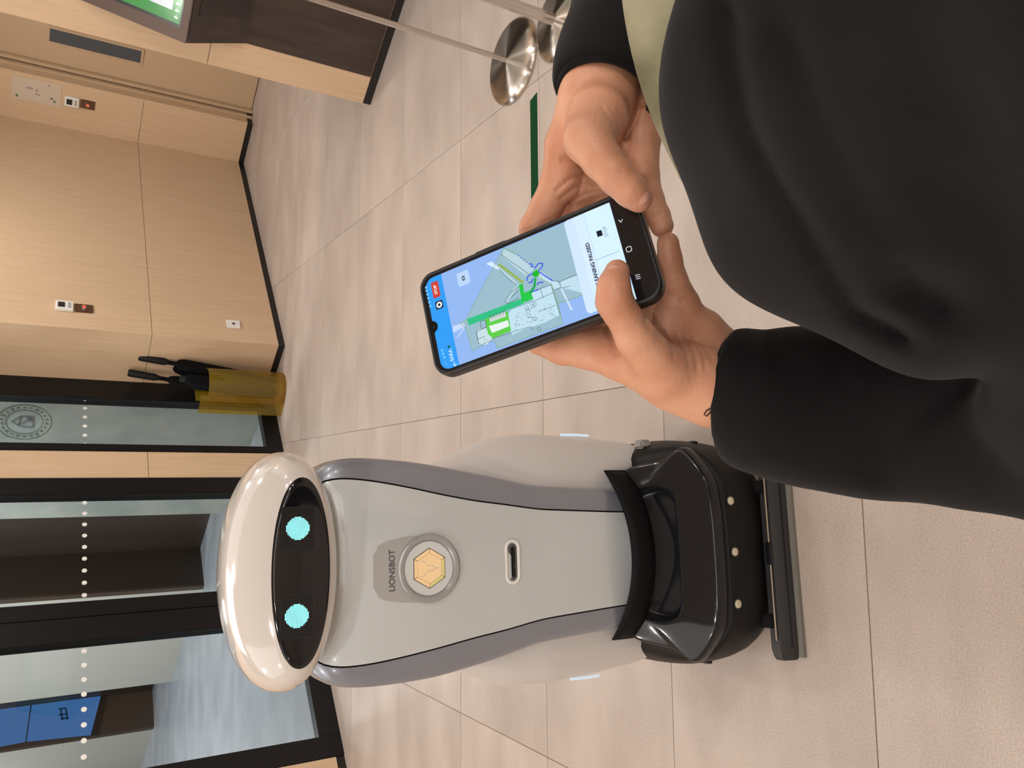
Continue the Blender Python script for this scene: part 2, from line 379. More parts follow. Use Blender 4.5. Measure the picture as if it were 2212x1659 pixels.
# ------------------------------------------------------------------ corridor beyond the glass
cg = mat('corridor_wall', sr(136, 140, 134), .55); noise_mix(cg, sr(142, 146, 138), sr(164, 165, 156), scale=(1, 1, 1), ns=3, detail=5)
dk = mat('corridor_dark_panel', sr(62, 50, 42), .4)
cl = mat('corridor_light_wall', sr(186, 182, 172), .5)
bm = bmesh.new(); hexa(bm, [W(4.13, 4.18, 0), W(5.3, 4.18, 0), W(5.3, 5.79, 0), W(4.294, 5.79, 0), W(4.13, 4.18, CEIL), W(5.3, 4.18, CEIL), W(5.3, 5.79, CEIL), W(4.294, 5.79, CEIL)])
wf = fin('wall_far', bm, cg, kind='structure')
abx('wall_far', dk, None, 4.64, 5.3, 5.79, 6.80, 0, CEIL, kind='structure')
abx('wall_far', dk, None, 4.22, 5.3, 6.80, 6.86, 0, CEIL, kind='structure')
abx('wall_far', cl, None, 4.30, 5.3, 6.86, 8.80, 0, CEIL, kind='structure')
abx('wall_far', dk, None, 4.83, 5.3, 8.80, 10.05, 0, CEIL, kind='structure')
abx('wall_far', dk, None, 4.38, 5.3, 10.05, 10.12, 0, CEIL, kind='structure')
abx('wall_far', cl, None, 4.40, 5.3, 10.12, 15.5, 0, CEIL, kind='structure')
abx('wall_far_left', cl, None, -2, -1.8, 4.2, 15.5, 0, CEIL, kind='structure')
abx('wall_end', cg, None, -2, 5.3, 15.5, 15.7, 0, CEIL, kind='structure')
# blue reflection in the glass, built as leaning glowing panels at the second recess
bb = empty('blue_reflection', W(4.65, 10.03, 1.1), 'tall blue reflection built as two glowing panels beyond the right glass pane', 'reflection')
def poly_ab(name, m, pts, b, t, par):
    bm = bmesh.new(); f = [bm.verts.new(tuple(W(a, b, z))) for a, z in pts]; g = [bm.verts.new(tuple(W(a, b-t, z))) for a, z in pts]
    bm.faces.new(f); bm.faces.new(g[::-1]); n = len(pts)
    for k in range(n): bm.faces.new((f[k], f[(k+1) % n], g[(k+1) % n], g[k]))
    return at(fin(name, bm, m, None), par)
blue = emis('blue_reflection_glow', sr(66, 112, 172), .75, .3)
poly_ab('reflection_panel', blue, [(4.96, .53), (4.39, .665), (4.425, 1.29), (4.93, 1.25)], 10.04, .02, bb)
poly_ab('reflection_panel', blue, [(4.93, 1.262), (4.425, 1.302), (4.40, 1.9), (4.93, 1.9)], 10.04, .02, bb)
poly_ab('reflection_edge', mat('reflection_edge', sr(16, 18, 22), .4), [(4.97, .47), (4.38, .60), (4.385, .66), (4.965, .525)], 10.045, .025, bb)
bm = bmesh.new()
for k, (p, q) in enumerate((((4.74, .92), (4.60, .90)), ((4.74, .97), (4.60, .95)), ((4.74, .92), (4.74, .99)), ((4.67, .90), (4.67, .99)), ((4.62, .90), (4.62, .97)))):
    stroke(bm, p, q, .016, b=10.015)
at(fin('reflection_marks', bm, mat('reflection_mark_blue', sr(20, 50, 86), .5), None), bb)

# ------------------------------------------------------------------ small things on the walls
def plate(name, plane, at_, u0, u1, z0, z1, t, m, par, bevel=.003):
    if plane == 'b': o = abx(name, m, None, u0, u1, at_-t, at_, z0, z1, bevel=bevel)
    else: o = abx(name, m, None, at_-t, at_, u0, u1, z0, z1, bevel=bevel)
    return at(o, par)
def devices(plane, pos, u, zc, dw, l1, l2, grp):
    f = (lambda uu, zz: W(uu, pos, zz)) if plane == 'b' else (lambda uu, zz: W(pos, uu, zz))
    e = empty('switch_box', f(u, zc), l1, 'switch', group=grp)
    plate('housing', plane, pos, u-dw/2, u+dw/2, zc-.049, zc+.049, .02, white_plain, e)
    plate('sensor_window', plane, pos-.02, u-dw*.28, u+dw*.28, zc-.002, zc+.036, .003, mat('sensor_black', (.02, .02, .02), .2), e, .001)
    plate('button_row', plane, pos-.02, u-dw*.3, u+dw*.3, zc-.034, zc-.018, .003, mat('grey_button', sr(170, 170, 170), .4), e, .001)
    z2 = zc-.108
    e = empty('push_button_plate', f(u, z2), l2, 'switch')
    plate('steel_plate', plane, pos, u-dw*.46, u+dw*.46, z2-.049, z2+.049, .008, mat('dim_steel', sr(120, 92, 74), .3, metal=.7), e, .002)
    bm = bmesh.new(); bmesh.ops.create_cone(bm, segments=20, radius1=.017, radius2=.014, depth=.012, cap_ends=True)
    def put(bm, dd):
        bmesh.ops.rotate(bm, verts=bm.verts, matrix=Matrix.Rotation(PI/2, 3, 'X')); bmesh.ops.rotate(bm, verts=bm.verts, matrix=Matrix.Rotation(TH-(0 if plane == 'b' else PI/2), 3, 'Z'))
        bmesh.ops.translate(bm, verts=bm.verts, vec=Vector(W(u, pos-dd, z2) if plane == 'b' else W(pos-dd, u, z2)))
    put(bm, .013); at(fin('button', bm, steel_m, None), e)
    bm = bmesh.new(); bmesh.ops.create_uvsphere(bm, u_segments=14, v_segments=8, radius=.0085); put(bm, .02)
    at(fin('red_light', bm, emis('red_led', (1, .04, .02), 2.2), None, smooth=True), e)
FB = 3.675
devices('b', FB, 4.33, 1.341, .082, 'white sensor box above the lit button by the outer wall corner', 'steel button plate with red light beside the outer wall corner', None)
devices('a', 6.5, 3.435, 1.341, .078, 'white sensor box on the inner return wall below the small poster', 'steel button plate with red light on the inner return wall near the cream door', None)
so = empty('wall_socket', W(4.312, FB, .33), 'small white socket plate low on the oak wall', 'socket')
plate('socket_plate', 'b', FB, 4.272, 4.352, .285, .375, .009, white_plain, so)
bm = bmesh.new(); bmesh.ops.create_cone(bm, segments=16, radius1=.009, radius2=.009, depth=.004, cap_ends=True)
bmesh.ops.rotate(bm, verts=bm.verts, matrix=Matrix.Rotation(PI/2, 3, 'X')); bmesh.ops.rotate(bm, verts=bm.verts, matrix=Matrix.Rotation(TH, 3, 'Z')); bmesh.ops.translate(bm, verts=bm.verts, vec=Vector(W(4.312, FB-.0095, .33)))
at(fin('socket_hole', bm, mat('sensor_black', 0), None), so)
po = empty('small_poster', W(6.5, 3.416, 1.57), 'small white poster with green and red sketches on the inner oak return', 'poster')
plate('paper', 'a', 6.5, 3.326, 3.508, 1.415, 1.731, .002, mat('poster_paper', sr(206, 190, 170), .6), po, .0005)
bm = bmesh.new(); rr = random.Random(3)
def blot(bm, u, z, s1, s2, n=9, pos=6.4978):
    vs = []
    for k in range(n):
        a = 2*PI*k/n; r = .6+.4*rr.random(); vs.append(bm.verts.new(tuple(W(pos, u+s1*r*math.cos(a), z+s2*r*math.sin(a)))))
    bm.faces.new(vs)
for q, nm, cc in (((3.48, 1.70, .015, .012), 'green_sketch', (96, 116, 70)), ((3.47, 1.455, .014, .01), 'green_sketch', (96, 116, 70)), ((3.40, 1.62, .012, .035), 'mauve_sketch', (172, 150, 148)), ((3.41, 1.575, .014, .01), 'mauve_sketch', (172, 150, 148)), ((3.44, 1.57, .01, .03), 'mauve_sketch', (172, 150, 148)), ((3.35, 1.50, .012, .01), 'mauve_sketch', (172, 150, 148))):
    blot(bm, *q); at(fin(nm, bm, mat('poster_%d' % cc[0], sr(*cc), .7), None), po); bm = bmesh.new()
for u, z, s1, s2 in ((3.45, 1.475, .007, .014),): blot(bm, u, z, s1, s2, pos=6.4976)
at(fin('dark_sketch', bm, mat('poster_dark', sr(60, 56, 64), .7), None), po)

# ------------------------------------------------------------------ self-service kiosk on the right wall
ki = empty('information_kiosk', W(3.9, 1.0), 'dark brown wall kiosk with tilted green screen above the brown panel', 'kiosk')
KB0, KB1 = -.1, 1.63; KA = 4.035
at(abx('lower_panel', brown_m, None, KA-.006, KA+.001, KB0, KB1, .05, .69), ki)
def prism_b(name, m, prof, b0, b1, par, bevel=0):
    bm = bmesh.new(); A = [bm.verts.new(tuple(W(a, b0, z))) for a, z in prof]; B = [bm.verts.new(tuple(W(a, b1, z))) for a, z in prof]
    n = len(prof); bm.faces.new(A); bm.faces.new(B[::-1])
    for k in range(n): bm.faces.new((A[k], A[(k+1) % n], B[(k+1) % n], B[k]))
    if bevel: bmesh.ops.bevel(bm, geom=bm.edges[:], offset=bevel, segments=2, affect='EDGES')
    return at(fin(name, bm, m, None), par)
prism_b('console_body', brown_m, [(KA, .68), (3.85, .975), (4.025, 1.42), (KA, 1.42)], KB0, KB1, ki, .002)
def slope(s, off):           # point on the tilted screen face: s along the slope
    a = 3.846+(4.025-3.846)*s; z = .98+(1.42-.98)*s
    n = np.array([-(1.42-.98), (4.025-3.846)]); n = n/np.linalg.norm(n); return a+n[0]*off, z+n[1]*off
def slab(name, m, s0, s1, b0, b1, o0, o1, bevel=0):
    p = [slope(s0, o0), slope(s1, o0), slope(s1, o1), slope(s0, o1)]; return prism_b(name, m, p, b0, b1, ki, bevel)
slab('bezel', bronze_m, 0, 1, KB0, KB1-.001, -.012, .012, .003)
slab('screen', emis('kiosk_green', sr(66, 150, 70), .8), .085, .93, KB0+.09, KB1-.075, .0125, .014)
slab('screen_border', mat('sensor_black', 0), .07, .945, KB0+.07, KB1-.06, .0122, .0131)
slab('white_card', emis('kiosk_white', sr(222, 222, 226), .9), .165, .8, .55, KB1-.125, .0141, .0146)
bm = bmesh.new()
for k in range(9):
    b_ = KB1-.095-.03*k
    for s0, s1, wd in ((.105, .14, .010), (.118, .124, .020)):
        p = [slope(s0, .0142), slope(s1, .0142), slope(s1, .0148), slope(s0, .0148)]
        hexa(bm, [W(p[0][0], b_, p[0][1]), W(p[1][0], b_, p[1][1]), W(p[1][0], b_-wd, p[1][1]), W(p[0][0], b_-wd, p[0][1]), W(p[3][0], b_, p[3][1]), W(p[2][0], b_, p[2][1]), W(p[2][0], b_-wd, p[2][1]), W(p[3][0], b_-wd, p[3][1])])
at(fin('screen_lettering', bm, emis('kiosk_text', sr(200, 235, 200), .9), None), ki)
# service hatch and slot on the sloping underside
def under(t, b, off):
    a = 3.85+(KA-3.85)*t; z = .975+(.68-.975)*t; n = np.array([-.295, -.185]); n = n/np.linalg.norm(n); return W(a+n[0]*off, b, z+n[1]*off)
def uslab(name, m, t0, t1, b0, b1, o0, o1):
    bm = bmesh.new(); hexa(bm, [under(t0, b0, o0), under(t1, b0, o0), under(t1, b1, o0), under(t0, b1, o0), under(t0, b0, o1), under(t1, b0, o1), under(t1, b1, o1), under(t0, b1, o1)]); return at(fin(name, bm, m, None), ki)
uslab('service_hatch', mat('hatch_brown', sr(46, 36, 33), .4), .10, .90, .75, 1.50, 0, .003)
uslab('slot', mat('sensor_black', 0), .50, .56, 1.30, 1.42, .003, .005)

# ------------------------------------------------------------------ green floor tape
bm = bmesh.new(); box(bm, .60, 1.40, 2.268, 2.314, 0, .0009)
for v in bm.verts:
    if v.co.x > 1.3: v.co.x = 1.398 if v.co.y < 2.29 else 1.384
tp = fin('floor_tape', bm, green_m); tp['label'] = 'strip of dark green tape stuck along a floor joint'; tp['category'] = 'tape'

# ------------------------------------------------------------------ barrier posts
def stanchion(x, y, rp, lab, R=.175):
    e = empty('barrier_post', (x, y, 0), lab, 'barrier post', group=None)
    prof = [(R, 0), (R, .006), (R-.003, .014), (R-.014, .022), (R-.032, .027), (R-.05, .0285), (.03, .0365), (rp+.001, .038)]
    lathe('base', prof, 64, disc_m, e, deg=50)
    lathe('pole', [(rp, .03), (rp, .98), (rp+.004, .985), (rp+.004, 1.03), (rp*.5, 1.04), (0, 1.041)], 28, steel_m, e)
    return e
stanchion(1.586, 2.422, .0105, 'thin steel barrier post with round spun-steel base, standing farther from the green tape end', .163)
stanchion(1.585, 2.112, .020, 'thicker steel barrier post with round base, half hidden behind the dark sleeve', .138)

# ------------------------------------------------------------------ umbrella stand and umbrellas
us = empty('umbrella_stand', W(3.93, 3.93), 'amber clear acrylic umbrella stand on a round base by the black frame', 'umbrella stand')
def arc_wall(name, m, pts, z0, z1, t, par):
    bm = bmesh.new(); P2 = [np.array(p, float) for p in pts]; n = len(P2); R = []
    for i, p in enumerate(P2):
        d = P2[min(i+1, n-1)]-P2[max(i-1, 0)]; d /= np.linalg.norm(d); nn = np.array([-d[1], d[0]])*t/2
        R.append([bm.verts.new(tuple(W(*(p+s*nn), z))) for s, z in ((1, z0), (-1, z0), (-1, z1), (1, z1))])
    for a, b in zip(R, R[1:]):
        for k in range(4): bm.faces.new((a[k], a[(k+1) % 4], b[(k+1) % 4], b[k]))
    bm.faces.new(R[0]); bm.faces.new(R[-1][::-1])
    return at(fin(name, bm, m, None), par)
CA, CB, UR = 3.945, 3.915, .118
arc_wall('acrylic_wall', amber_m, [(CA+UR*math.cos(t), CB+UR*math.sin(t)) for t in np.linspace(-PI*1.05, PI*.45, 30)], .0, .50, .005, us)
arc_wall('acrylic_wing', amber_m, [(CA-UR*1.0, CB-.03), (CA-UR*1.28, CB+.10)], .0, .545, .005, us)
arc_wall('acrylic_wing', amber_m, [(CA-UR*.2, CB+UR), (CA+UR*.9, CB+UR*1.02)], .0, .545, .005, us)
bm = bmesh.new(); bmesh.ops.create_cone(bm, segments=40, radius1=.112, radius2=.112, depth=.02, cap_ends=True); bmesh.ops.translate(bm, verts=bm.verts, vec=Vector(W(CA, CB, .016)))
at(fin('round_base', bm, amber_base, None), us)
um = mat('black_umbrella_cloth', (.003, .003, .0035), .9, spec=.12)
specs = [((4.00, 3.95, .04), (4.205, 3.96, .905), .027, 'folded black umbrella leaning furthest right, thick handle end'),
         ((3.97, 3.87, .04), (4.155, 3.89, .90), .026, 'folded black umbrella beside the rightmost one in the amber stand'),
         ((3.92, 3.97, .04), (4.10, 3.985, .955), .022, 'folded black umbrella with the slim handle reaching highest to the left'),
         ((3.89, 3.89, .04), (3.99, 3.90, .66), .027, 'short folded black umbrella low in the left of the amber stand')]
for p, q, r, lb in specs:
    P0, P1 = W(*p), W(*q); e = empty('umbrella', P0, lb, 'umbrella', group=None); d = P1-P0
    cut = .74 if p[0] != 3.89 else .95
    n = 9; pts = [P0+d*t for t in (0, .03, .12, .3, cut-.06, cut-.02, cut)]
    at(tube_mesh('canopy', pts, [.006, .014, r*1.1, r*1.5, r*1.55, r*1.3, r*.75], 14, m=um), e)
    at(tube_mesh('shaft', [P0+d*(cut-.02), P0+d*.82], .014, 8, m=um), e)
    at(tube_mesh('handle', [P0+d*.80, P0+d*.83, P0+d*.985, P1], [.016, .0235, .025, .021], 12, m=mat('umbrella_handle', (.008, .008, .008), .5, spec=.2)), e)

# ------------------------------------------------------------------ ceiling, room ends, fittings
ce = bx('ceiling', ceil_m, None, -4.5, 9.5, -3.2, 8.6, CEIL, CEIL+.1, kind='structure')
abx('ceiling', ceil_m, None, -4, 9, 4.2, 16, CEIL+.0005, CEIL+.1, kind='structure').location.z = .001
bx('wall_behind', wall_m, None, -4.5, 9.5, -3.3, -3.2, 0, CEIL, kind='structure')
bx('wall_left', wall_m, None, -3.6, -3.5, -3.2, 3.0, 0, CEIL, kind='structure')
bx('wall_far_end', wall_m, None, 9.5, 9.6, -3.2, 8.6, 0, CEIL, kind='structure')
lampface = emis('lamp_glow', (1, .93, .84), 6)
ring_me = None
for i, (x, y, pw_) in enumerate(LAMPS):
    if ring_me is None:
        e0 = lathe('trim_ring', [(.055, -.001), (.062, -.012), (.075, -.010), (.080, -.001)], 28, white_plain, None, cap=False); ring_me = e0.data; bpy.data.objects.remove(e0)
        e1 = lathe('lamp_face', [(0, -.006), (.056, -.006)], 28, lampface, None, cap=False); face_me = e1.data; bpy.data.objects.remove(e1)
    e = empty('downlight', (x, y, CEIL), 'round recessed ceiling downlight over the hall', 'downlight', group='ceiling downlights out of view')
    link('trim_ring', ring_me, None, e); link('lamp_face', face_me, None, e)

# ------------------------------------------------------------------ the cleaning robot
RO = (-.166, 1.5, 0); RYAW = math.radians(2.4)
rb = empty('cleaning_robot', RO, 'white and silver cleaning robot with black bumper and two round cyan eyes', 'robot', rotz=RYAW)
def interp(x, xs, ys): return float(np.interp(x, xs, ys))
ZW = [.20, .34, .55, .65, .71, .79, .85, .92, .97, 1.0, 1.03, 1.05, 1.065]
BWD = [.158, .156, .167, .187, .196, .207, .212, .2145, .214, .210, .197, .172, .13]    # half width of body
PWD = [.104, .104, .115, .129, .135, .147, .157, .167, .172, .173, .168, .150, .12]    # half width of front panel
YF = [-.07, -.07, -.062, -.066, -.070, -.076, -.078, -.077, -.070, -.060, -.044, -.030, -.015]  # front depth
YB = [.22, .22, .21, .20, .195, .185, .178, .162, .145, .13, .11, .08, .05]
CXO = [-.009, -.009, -.009, -.009, -.008, -.006, -.003, .0, .002, .003, .004, .005, .005]   # slight lean of the centre line
def smooth_cols(zs, *cols):   # smooth interpolation of the profile columns
    out = []
    for c in cols:
        z = np.array(ZW); c = np.array(c); y = np.interp(zs, z, c)
        for _ in range(4): y[1:-1] = .25*y[:-2]+.5*y[1:-1]+.25*y[2:]
        out.append(y)
    return out
zs = np.linspace(.20, 1.06, 64); bw, pw, yf, yb, cx0 = smooth_cols(zs, BWD, PWD, YF, YB, CXO)
# front panel
def grid(name, rows, m, parent, closed=False, thick=0, smooth=True):
    bm = bmesh.new(); V = [[bm.verts.new(tuple(map(float, p))) for p in r] for r in rows]
    for a, b in zip(V, V[1:]):
        n = len(a)
        for k in range(n if closed else n-1): bm.faces.new((a[k], a[(k+1) % n], b[(k+1) % n], b[k]))
    o = fin(name, bm, m, parent, smooth=smooth)
    if thick:
        s = o.modifiers.new('s', 'SOLIDIFY'); s.thickness = thick; s.offset = -1
    return o
def pan_y(x, i): return yf[i]+.020*(abs(x)/max(pw[i], .01))**2*(pw[i]/.17) + .10*max(0, abs(x)-.9*pw[i])
rows = []
for i, z in enumerate(zs):
    if z > 1.056: break
    p = pw[i]-.002
    rows.append([(u*p+cx0[i], pan_y(u*p, i)-.004, z) for u in np.linspace(-1, 1, 33)])
fp = grid('front_panel', rows, panel_m, rb)
# silver bands
for sgn in (1, -1):
    rows = []
    for i, z in enumerate(zs):
        e0 = pw[i]+.0015; y0 = pan_y(pw[i], i)-.002; e1 = bw[i]; wd_ = e1-e0
        rows.append([(sgn*(e0+wd_*fx)+cx0[i], y0+fy, z) for fx, fy in ((0, .0), (.2, .0015), (.45, .0045), (.7, .0085), (.86, .0125), (.95, .018), (.99, .026), (1, .036), (1, .050), (.985, .066))])
    grid('side_band', rows, silver_m, rb)
# body shell behind the bands
rows = []
for i, z in enumerate(zs):
    e0 = bw[i]-.001; y0 = pan_y(pw[i], i)-.002+.054+.01*(z > .8); sec = []
    for t in np.linspace(0, PI, 28):
        c = math.cos(t); sn = math.sin(t)
        sec.append((cx0[i]+e0*(abs(c)**.7)*(1 if c > 0 else -1), y0+(yb[i]-y0)*sn**.75, z))
    rows.append(sec)
grid('rear_shell', rows, pod_m, rb)
rows = []
for i, z in enumerate(zs): # dark core that shows in the joint
    rows.append([(cx0[i]+u*(pw[i]+.006), pan_y(u*pw[i], i)+.006, z) for u in np.linspace(-1, 1, 9)])
grid('inner_core', rows, gap_m, rb)
lathe('neck_collar', [(.115, .0), (.118, .012), (.112, .022), (.09, .03), (0, .03)], 40, white_m, rb, loc=(0, .03, 1.03)).scale = (1, .72, 1)
lathe('neck', [(.06, 0), (.055, .06), (.05, .12)], 32, gap_m, rb, loc=(0, .03, 1.04))
# side covers
for sgn in (1, -1):
    zz = np.linspace(.17, .80, 30); rows = []
    for z in zz:
        ow = interp(z, [.17, .22, .36, .50, .58, .64, .70, .76, .80], [.262, .272, .282, .284, .274, .253, .225, .200, .18])
        iw = interp(z, zs, bw)-.012; fy = interp(z, [.17, .30, .5, .62, .72, .80], [-.01, -.012, -.010, .0, .02, .05]); by = interp(z, [.17, .5, .7, .8], [.25, .23, .20, .16])
        sec = []
        for t in np.linspace(0, 1, 22):
            a = t*PI; c, sn = math.cos(a), math.sin(a)
            # inner front -> outer -> inner back
            x = iw+(ow-iw)*sn**.55; y = (fy+by)/2-(by-fy)/2*(abs(c)**.8)*(1 if c > 0 else -1)
            sec.append((sgn*x, y, z))
        rows.append(sec)
    sc = grid('side_cover', rows, pod_m, rb)
    pts = []
    for z in np.linspace(.335, .405, 8):
        ow = interp(z, [.17, .22, .36, .50, .58], [.262, .272, .282, .284, .274]); pts.append((sgn*(ow-.0005), .055+.25*(z-.37), z))
    tube_mesh('edge_glint', pts, .003, 8, m=emis('glint_glow', (.75, .9, 1), .7), parent=sc)  # emissive tube that draws the bluish glint along the cover edge
# head
def sup(c, e): return math.copysign(abs(c)**e, c)
HX, HY, HZ = .013, .0, 1.100
prof = [(.0, .0, .150, 0), (.30, .34, .146, 0), (.55, .60, .132, 0), (.76, .80, .104, 0), (.90, .92, .068, 0), (.975, .98, .028, 0), (1, 1, -.012, 0), (.985, .965, -.050, 0), (.945, .885, -.082, 0), (.885, .75, -.108, -.003), (.81, .61, -.125, -.006), (.76, .52, -.131, -.007), (.748, .505, -.132, -.007)]
HWX, HWZ = .2135, .100; rows = []
for sx_, sz_, y, dz in prof:
    rows.append([(HX+HWX*sx_*sup(math.cos(t), .96), HY+y, HZ+dz+HWZ*sz_*sup(math.sin(t), .96)) for t in np.linspace(0, 2*PI, 57)[:-1]])
hd_ = grid('head_shell', rows, white_m, rb, closed=True); smoothsub(hd_, 1)
rows = []
for s_, y in ((.750, -.131), (.742, -.1335), (.66, -.1345), (.5, -.1355), (.25, -.1365), (.001, -.137)):
    rows.append([(HX+HWX*s_*math.cos(t), HY+y, HZ-.007+HWZ*s_*.675*math.sin(t)) for t in np.linspace(0, 2*PI, 57)[:-1]])
fg = grid('face_glass', rows, mat('face_black_glass', (.006, .006, .008), .08, spec=.5), rb, closed=True)
eye_m = emis('eye_cyan', sr(150, 242, 244), 1.35); sq_m = mat('eye_matrix_black', (.004, .005, .006), .3)
sqr_m = mat('eye_matrix_rim', (.02, .022, .026), .3)
for sgn in (1, -1):
    xc = HX+sgn*.0725; zc = HZ+.001; yy = HY-.1362
    ed = bx('eye_display', sq_m, fg, xc-.036, xc+.036, yy-.0007, yy+.003, zc-.029, zc+.028)
    bm = bmesh.new()
    for q in ((xc-.036, xc+.036, zc+.0275, zc+.0285), (xc-.036, xc+.036, zc-.0295, zc-.0285), (xc-.0365, xc-.0355, zc-.029, zc+.028), (xc+.0355, xc+.0365, zc-.029, zc+.028)): box(bm, q[0], q[1], yy-.0010, yy, q[2], q[3])
    fin('display_rim', bm, sqr_m, ed)
    bm = bmesh.new()
    for i in range(-8, 9):
        for j in range(-8, 9):
            if i*i+j*j <= 70:
                cx, cz = xc+i*.0023, zc+j*.0024
                box(bm, cx-.00095, cx+.00095, yy-.0014, yy-.0006, cz-.00085, cz+.00085)
    fin('eye_pixels', bm, eye_m, ed, kind='stuff')
# emblem
def disc_y(name, m, parent, x, y, z, prof, n=48, deg=30):
    bm = bmesh.new(); R = []
    for r, d in prof:
        R.append([bm.verts.new((x, y+d, z))] if r < 1e-6 else [bm.verts.new((x+r*math.cos(2*PI*k/n), y+d, z+r*math.sin(2*PI*k/n))) for k in range(n)])
    for a, b in zip(R, R[1:]):
        for k in range(n):
            if len(b) == 1: bm.faces.new((a[k], a[(k+1) % n], b[0]))
            elif len(a) == 1: bm.faces.new((a[0], b[(k+1) % n], b[k]))
            else: bm.faces.new((a[k], a[(k+1) % n], b[(k+1) % n], b[k]))
    return auto(fin(name, bm, m, parent), deg)
EZ = .829; EY = interp(EZ, zs, yf)-.0045
em = disc_y('emblem_ring', mat('satin_silver', sr(168, 168, 168), .32, metal=.3), rb, 0, EY, EZ, [(.066, .004), (.065, -.004), (.062, -.006), (.056, -.0055), (.051, .001)])
disc_y('emblem_disc', mat('emblem_white', sr(214, 216, 216), .25), em, 0, EY, EZ, [(.0515, -.0005), (.05, -.002), (0, -.002)])
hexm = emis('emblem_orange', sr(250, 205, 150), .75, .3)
def hexpts(r): return [(r*math.cos(PI/3*k), r*math.sin(PI/3*k)) for k in range(6)]
def flatpoly(bm, pts, y, t=.0006):
    A = [bm.verts.new((p[0], y, EZ+p[1])) for p in pts]; B = [bm.verts.new((p[0], y-t, EZ+p[1])) for p in pts]; n = len(pts)
    bm.faces.new(A); bm.faces.new(B[::-1])
    for k in range(n): bm.faces.new((A[k], A[(k+1) % n], B[(k+1) % n], B[k]))
bm = bmesh.new(); flatpoly(bm, hexpts(.0385), EY-.002); hb = fin('hexagon_edge', bm, mat('hex_line', sr(70, 66, 58), .4), em)
H0, H1 = hexpts(.037), hexpts(.0295)
for k in range(6):
    bm = bmesh.new(); j = (k+1) % 6
    def sh(p, q, f): return (p[0]+(q[0]-p[0])*f, p[1]+(q[1]-p[1])*f)
    flatpoly(bm, [sh(H0[k], H0[j], .02), sh(H0[k], H0[j], .98), sh(H1[k], H1[j], .98), sh(H1[k], H1[j], .02)], EY-.0026)
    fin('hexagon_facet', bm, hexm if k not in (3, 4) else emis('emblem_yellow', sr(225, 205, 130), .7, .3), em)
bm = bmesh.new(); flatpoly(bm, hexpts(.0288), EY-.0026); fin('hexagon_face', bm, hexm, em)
bm = bmesh.new()
def st2(p, q, wd):
    p = np.array(p)*.001; q = np.array(q)*.001; d = (q-p)/np.linalg.norm(q-p); n = np.array([-d[1], d[0]])*wd/2
    flatpoly(bm, [p+n, q+n, q-n, p-n], EY-.0033)
for p, q in (((-5, -6), (-5, 4)), ((5, -6), (5, 4)), ((-5, 4), (-14, 12)), ((5, 4), (14, 12)), ((-14, 12), (-14, 20)), ((14, 12), (14, 20)), ((-5, -6), (0, -12)), ((5, -6), (0, -12)), ((0, -12), (0, -20))): st2(p, q, .0012)
fin('emblem_lines', bm, mat('emblem_grey', sr(196, 196, 190), .4), em)
# grey sticker with lettering
bm = bmesh.new(); N = 40; A = []
arch = [(-.060, -.012), (-.058, .020), (-.052, .052), (-.044, .066), (-.030, .074), (0, .077), (.030, .074), (.044, .066), (.052, .052), (.058, .020), (.060, -.012)]
def fy_(x, z):
    i = min(range(len(zs)), key=lambda k: abs(zs[k]-z)); return pan_y(x, i)-.0045
nx = 25
for t in np.linspace(0, 1, 12):
    row = []
    for x in np.linspace(-1, 1, nx):
        hw = interp(t, [0, .5, .8, .93, 1], [.064, .060, .054, .046, .028]); z = EZ-.010+t*.122; xx = x*hw
        row.append((xx, interp(z, zs, yf)+.020*(abs(xx)/.17)**2-.0050, z))
    A.append(row)
bm.free()
sk = grid('grey_sticker', A, mat('sticker_grey', sr(172, 170, 168), .25, Coat_Weight=.6, Coat_Roughness=.03), rb)
me = text_mesh('LIONSBOT', .0165, bold=.0002)
for v in me.vertices:
    x, z = v.co.x*.98, v.co.y; zz = EZ+.0760+z*1.0; v.co = (x, interp(zz, zs, yf)+.020*(abs(x)/.17)**2-.0054, zz)
link('lettering', me, mat('letter_grey', sr(70, 70, 74), .5), sk)
# charging slot
def rrect(hw, hh, r, n=6):
    p = []
    for cx, cz, a0 in ((hw-r, hh-r, 0), (-hw+r, hh-r, PI/2), (-hw+r, -hh+r, PI), (hw-r, -hh+r, 3*PI/2)):
        for k in range(n+1): a = a0+PI/2*k/n; p.append((cx+r*math.cos(a), cz+r*math.sin(a)))
    return p
SZ = .632; SY = interp(SZ, zs, yf)-.0045; R = []
for hw, hh, y in ((.046, .0185, -.0055), (.045, .0175, -.0070), (.040, .0125, -.0068), (.0375, .0100, .004)):
    R.append([(x, SY+.006+y, SZ+z) for x, z in rrect(hw, hh, hh*.999)])
sl = grid('slot_rim', R, white_plain, rb, closed=True)
bm = bmesh.new(); vs = [bm.verts.new((x, SY+.0008, SZ+z)) for x, z in rrect(.0378, .0103, .0102)]; bm.faces.new(vs); fin('slot_well', bm, mat('slot_grey', sr(90, 88, 86), .5), sl)  # slot floor in one plain grey
bm = bmesh.new(); box(bm, -.031, .031, SY-.0035, SY+.0005, SZ-.0045, SZ+.0045); bmesh.ops.bevel(bm, geom=bm.edges[:], offset=.002, segments=2, affect='EDGES'); fin('slot_contact', bm, satin_black, sl)

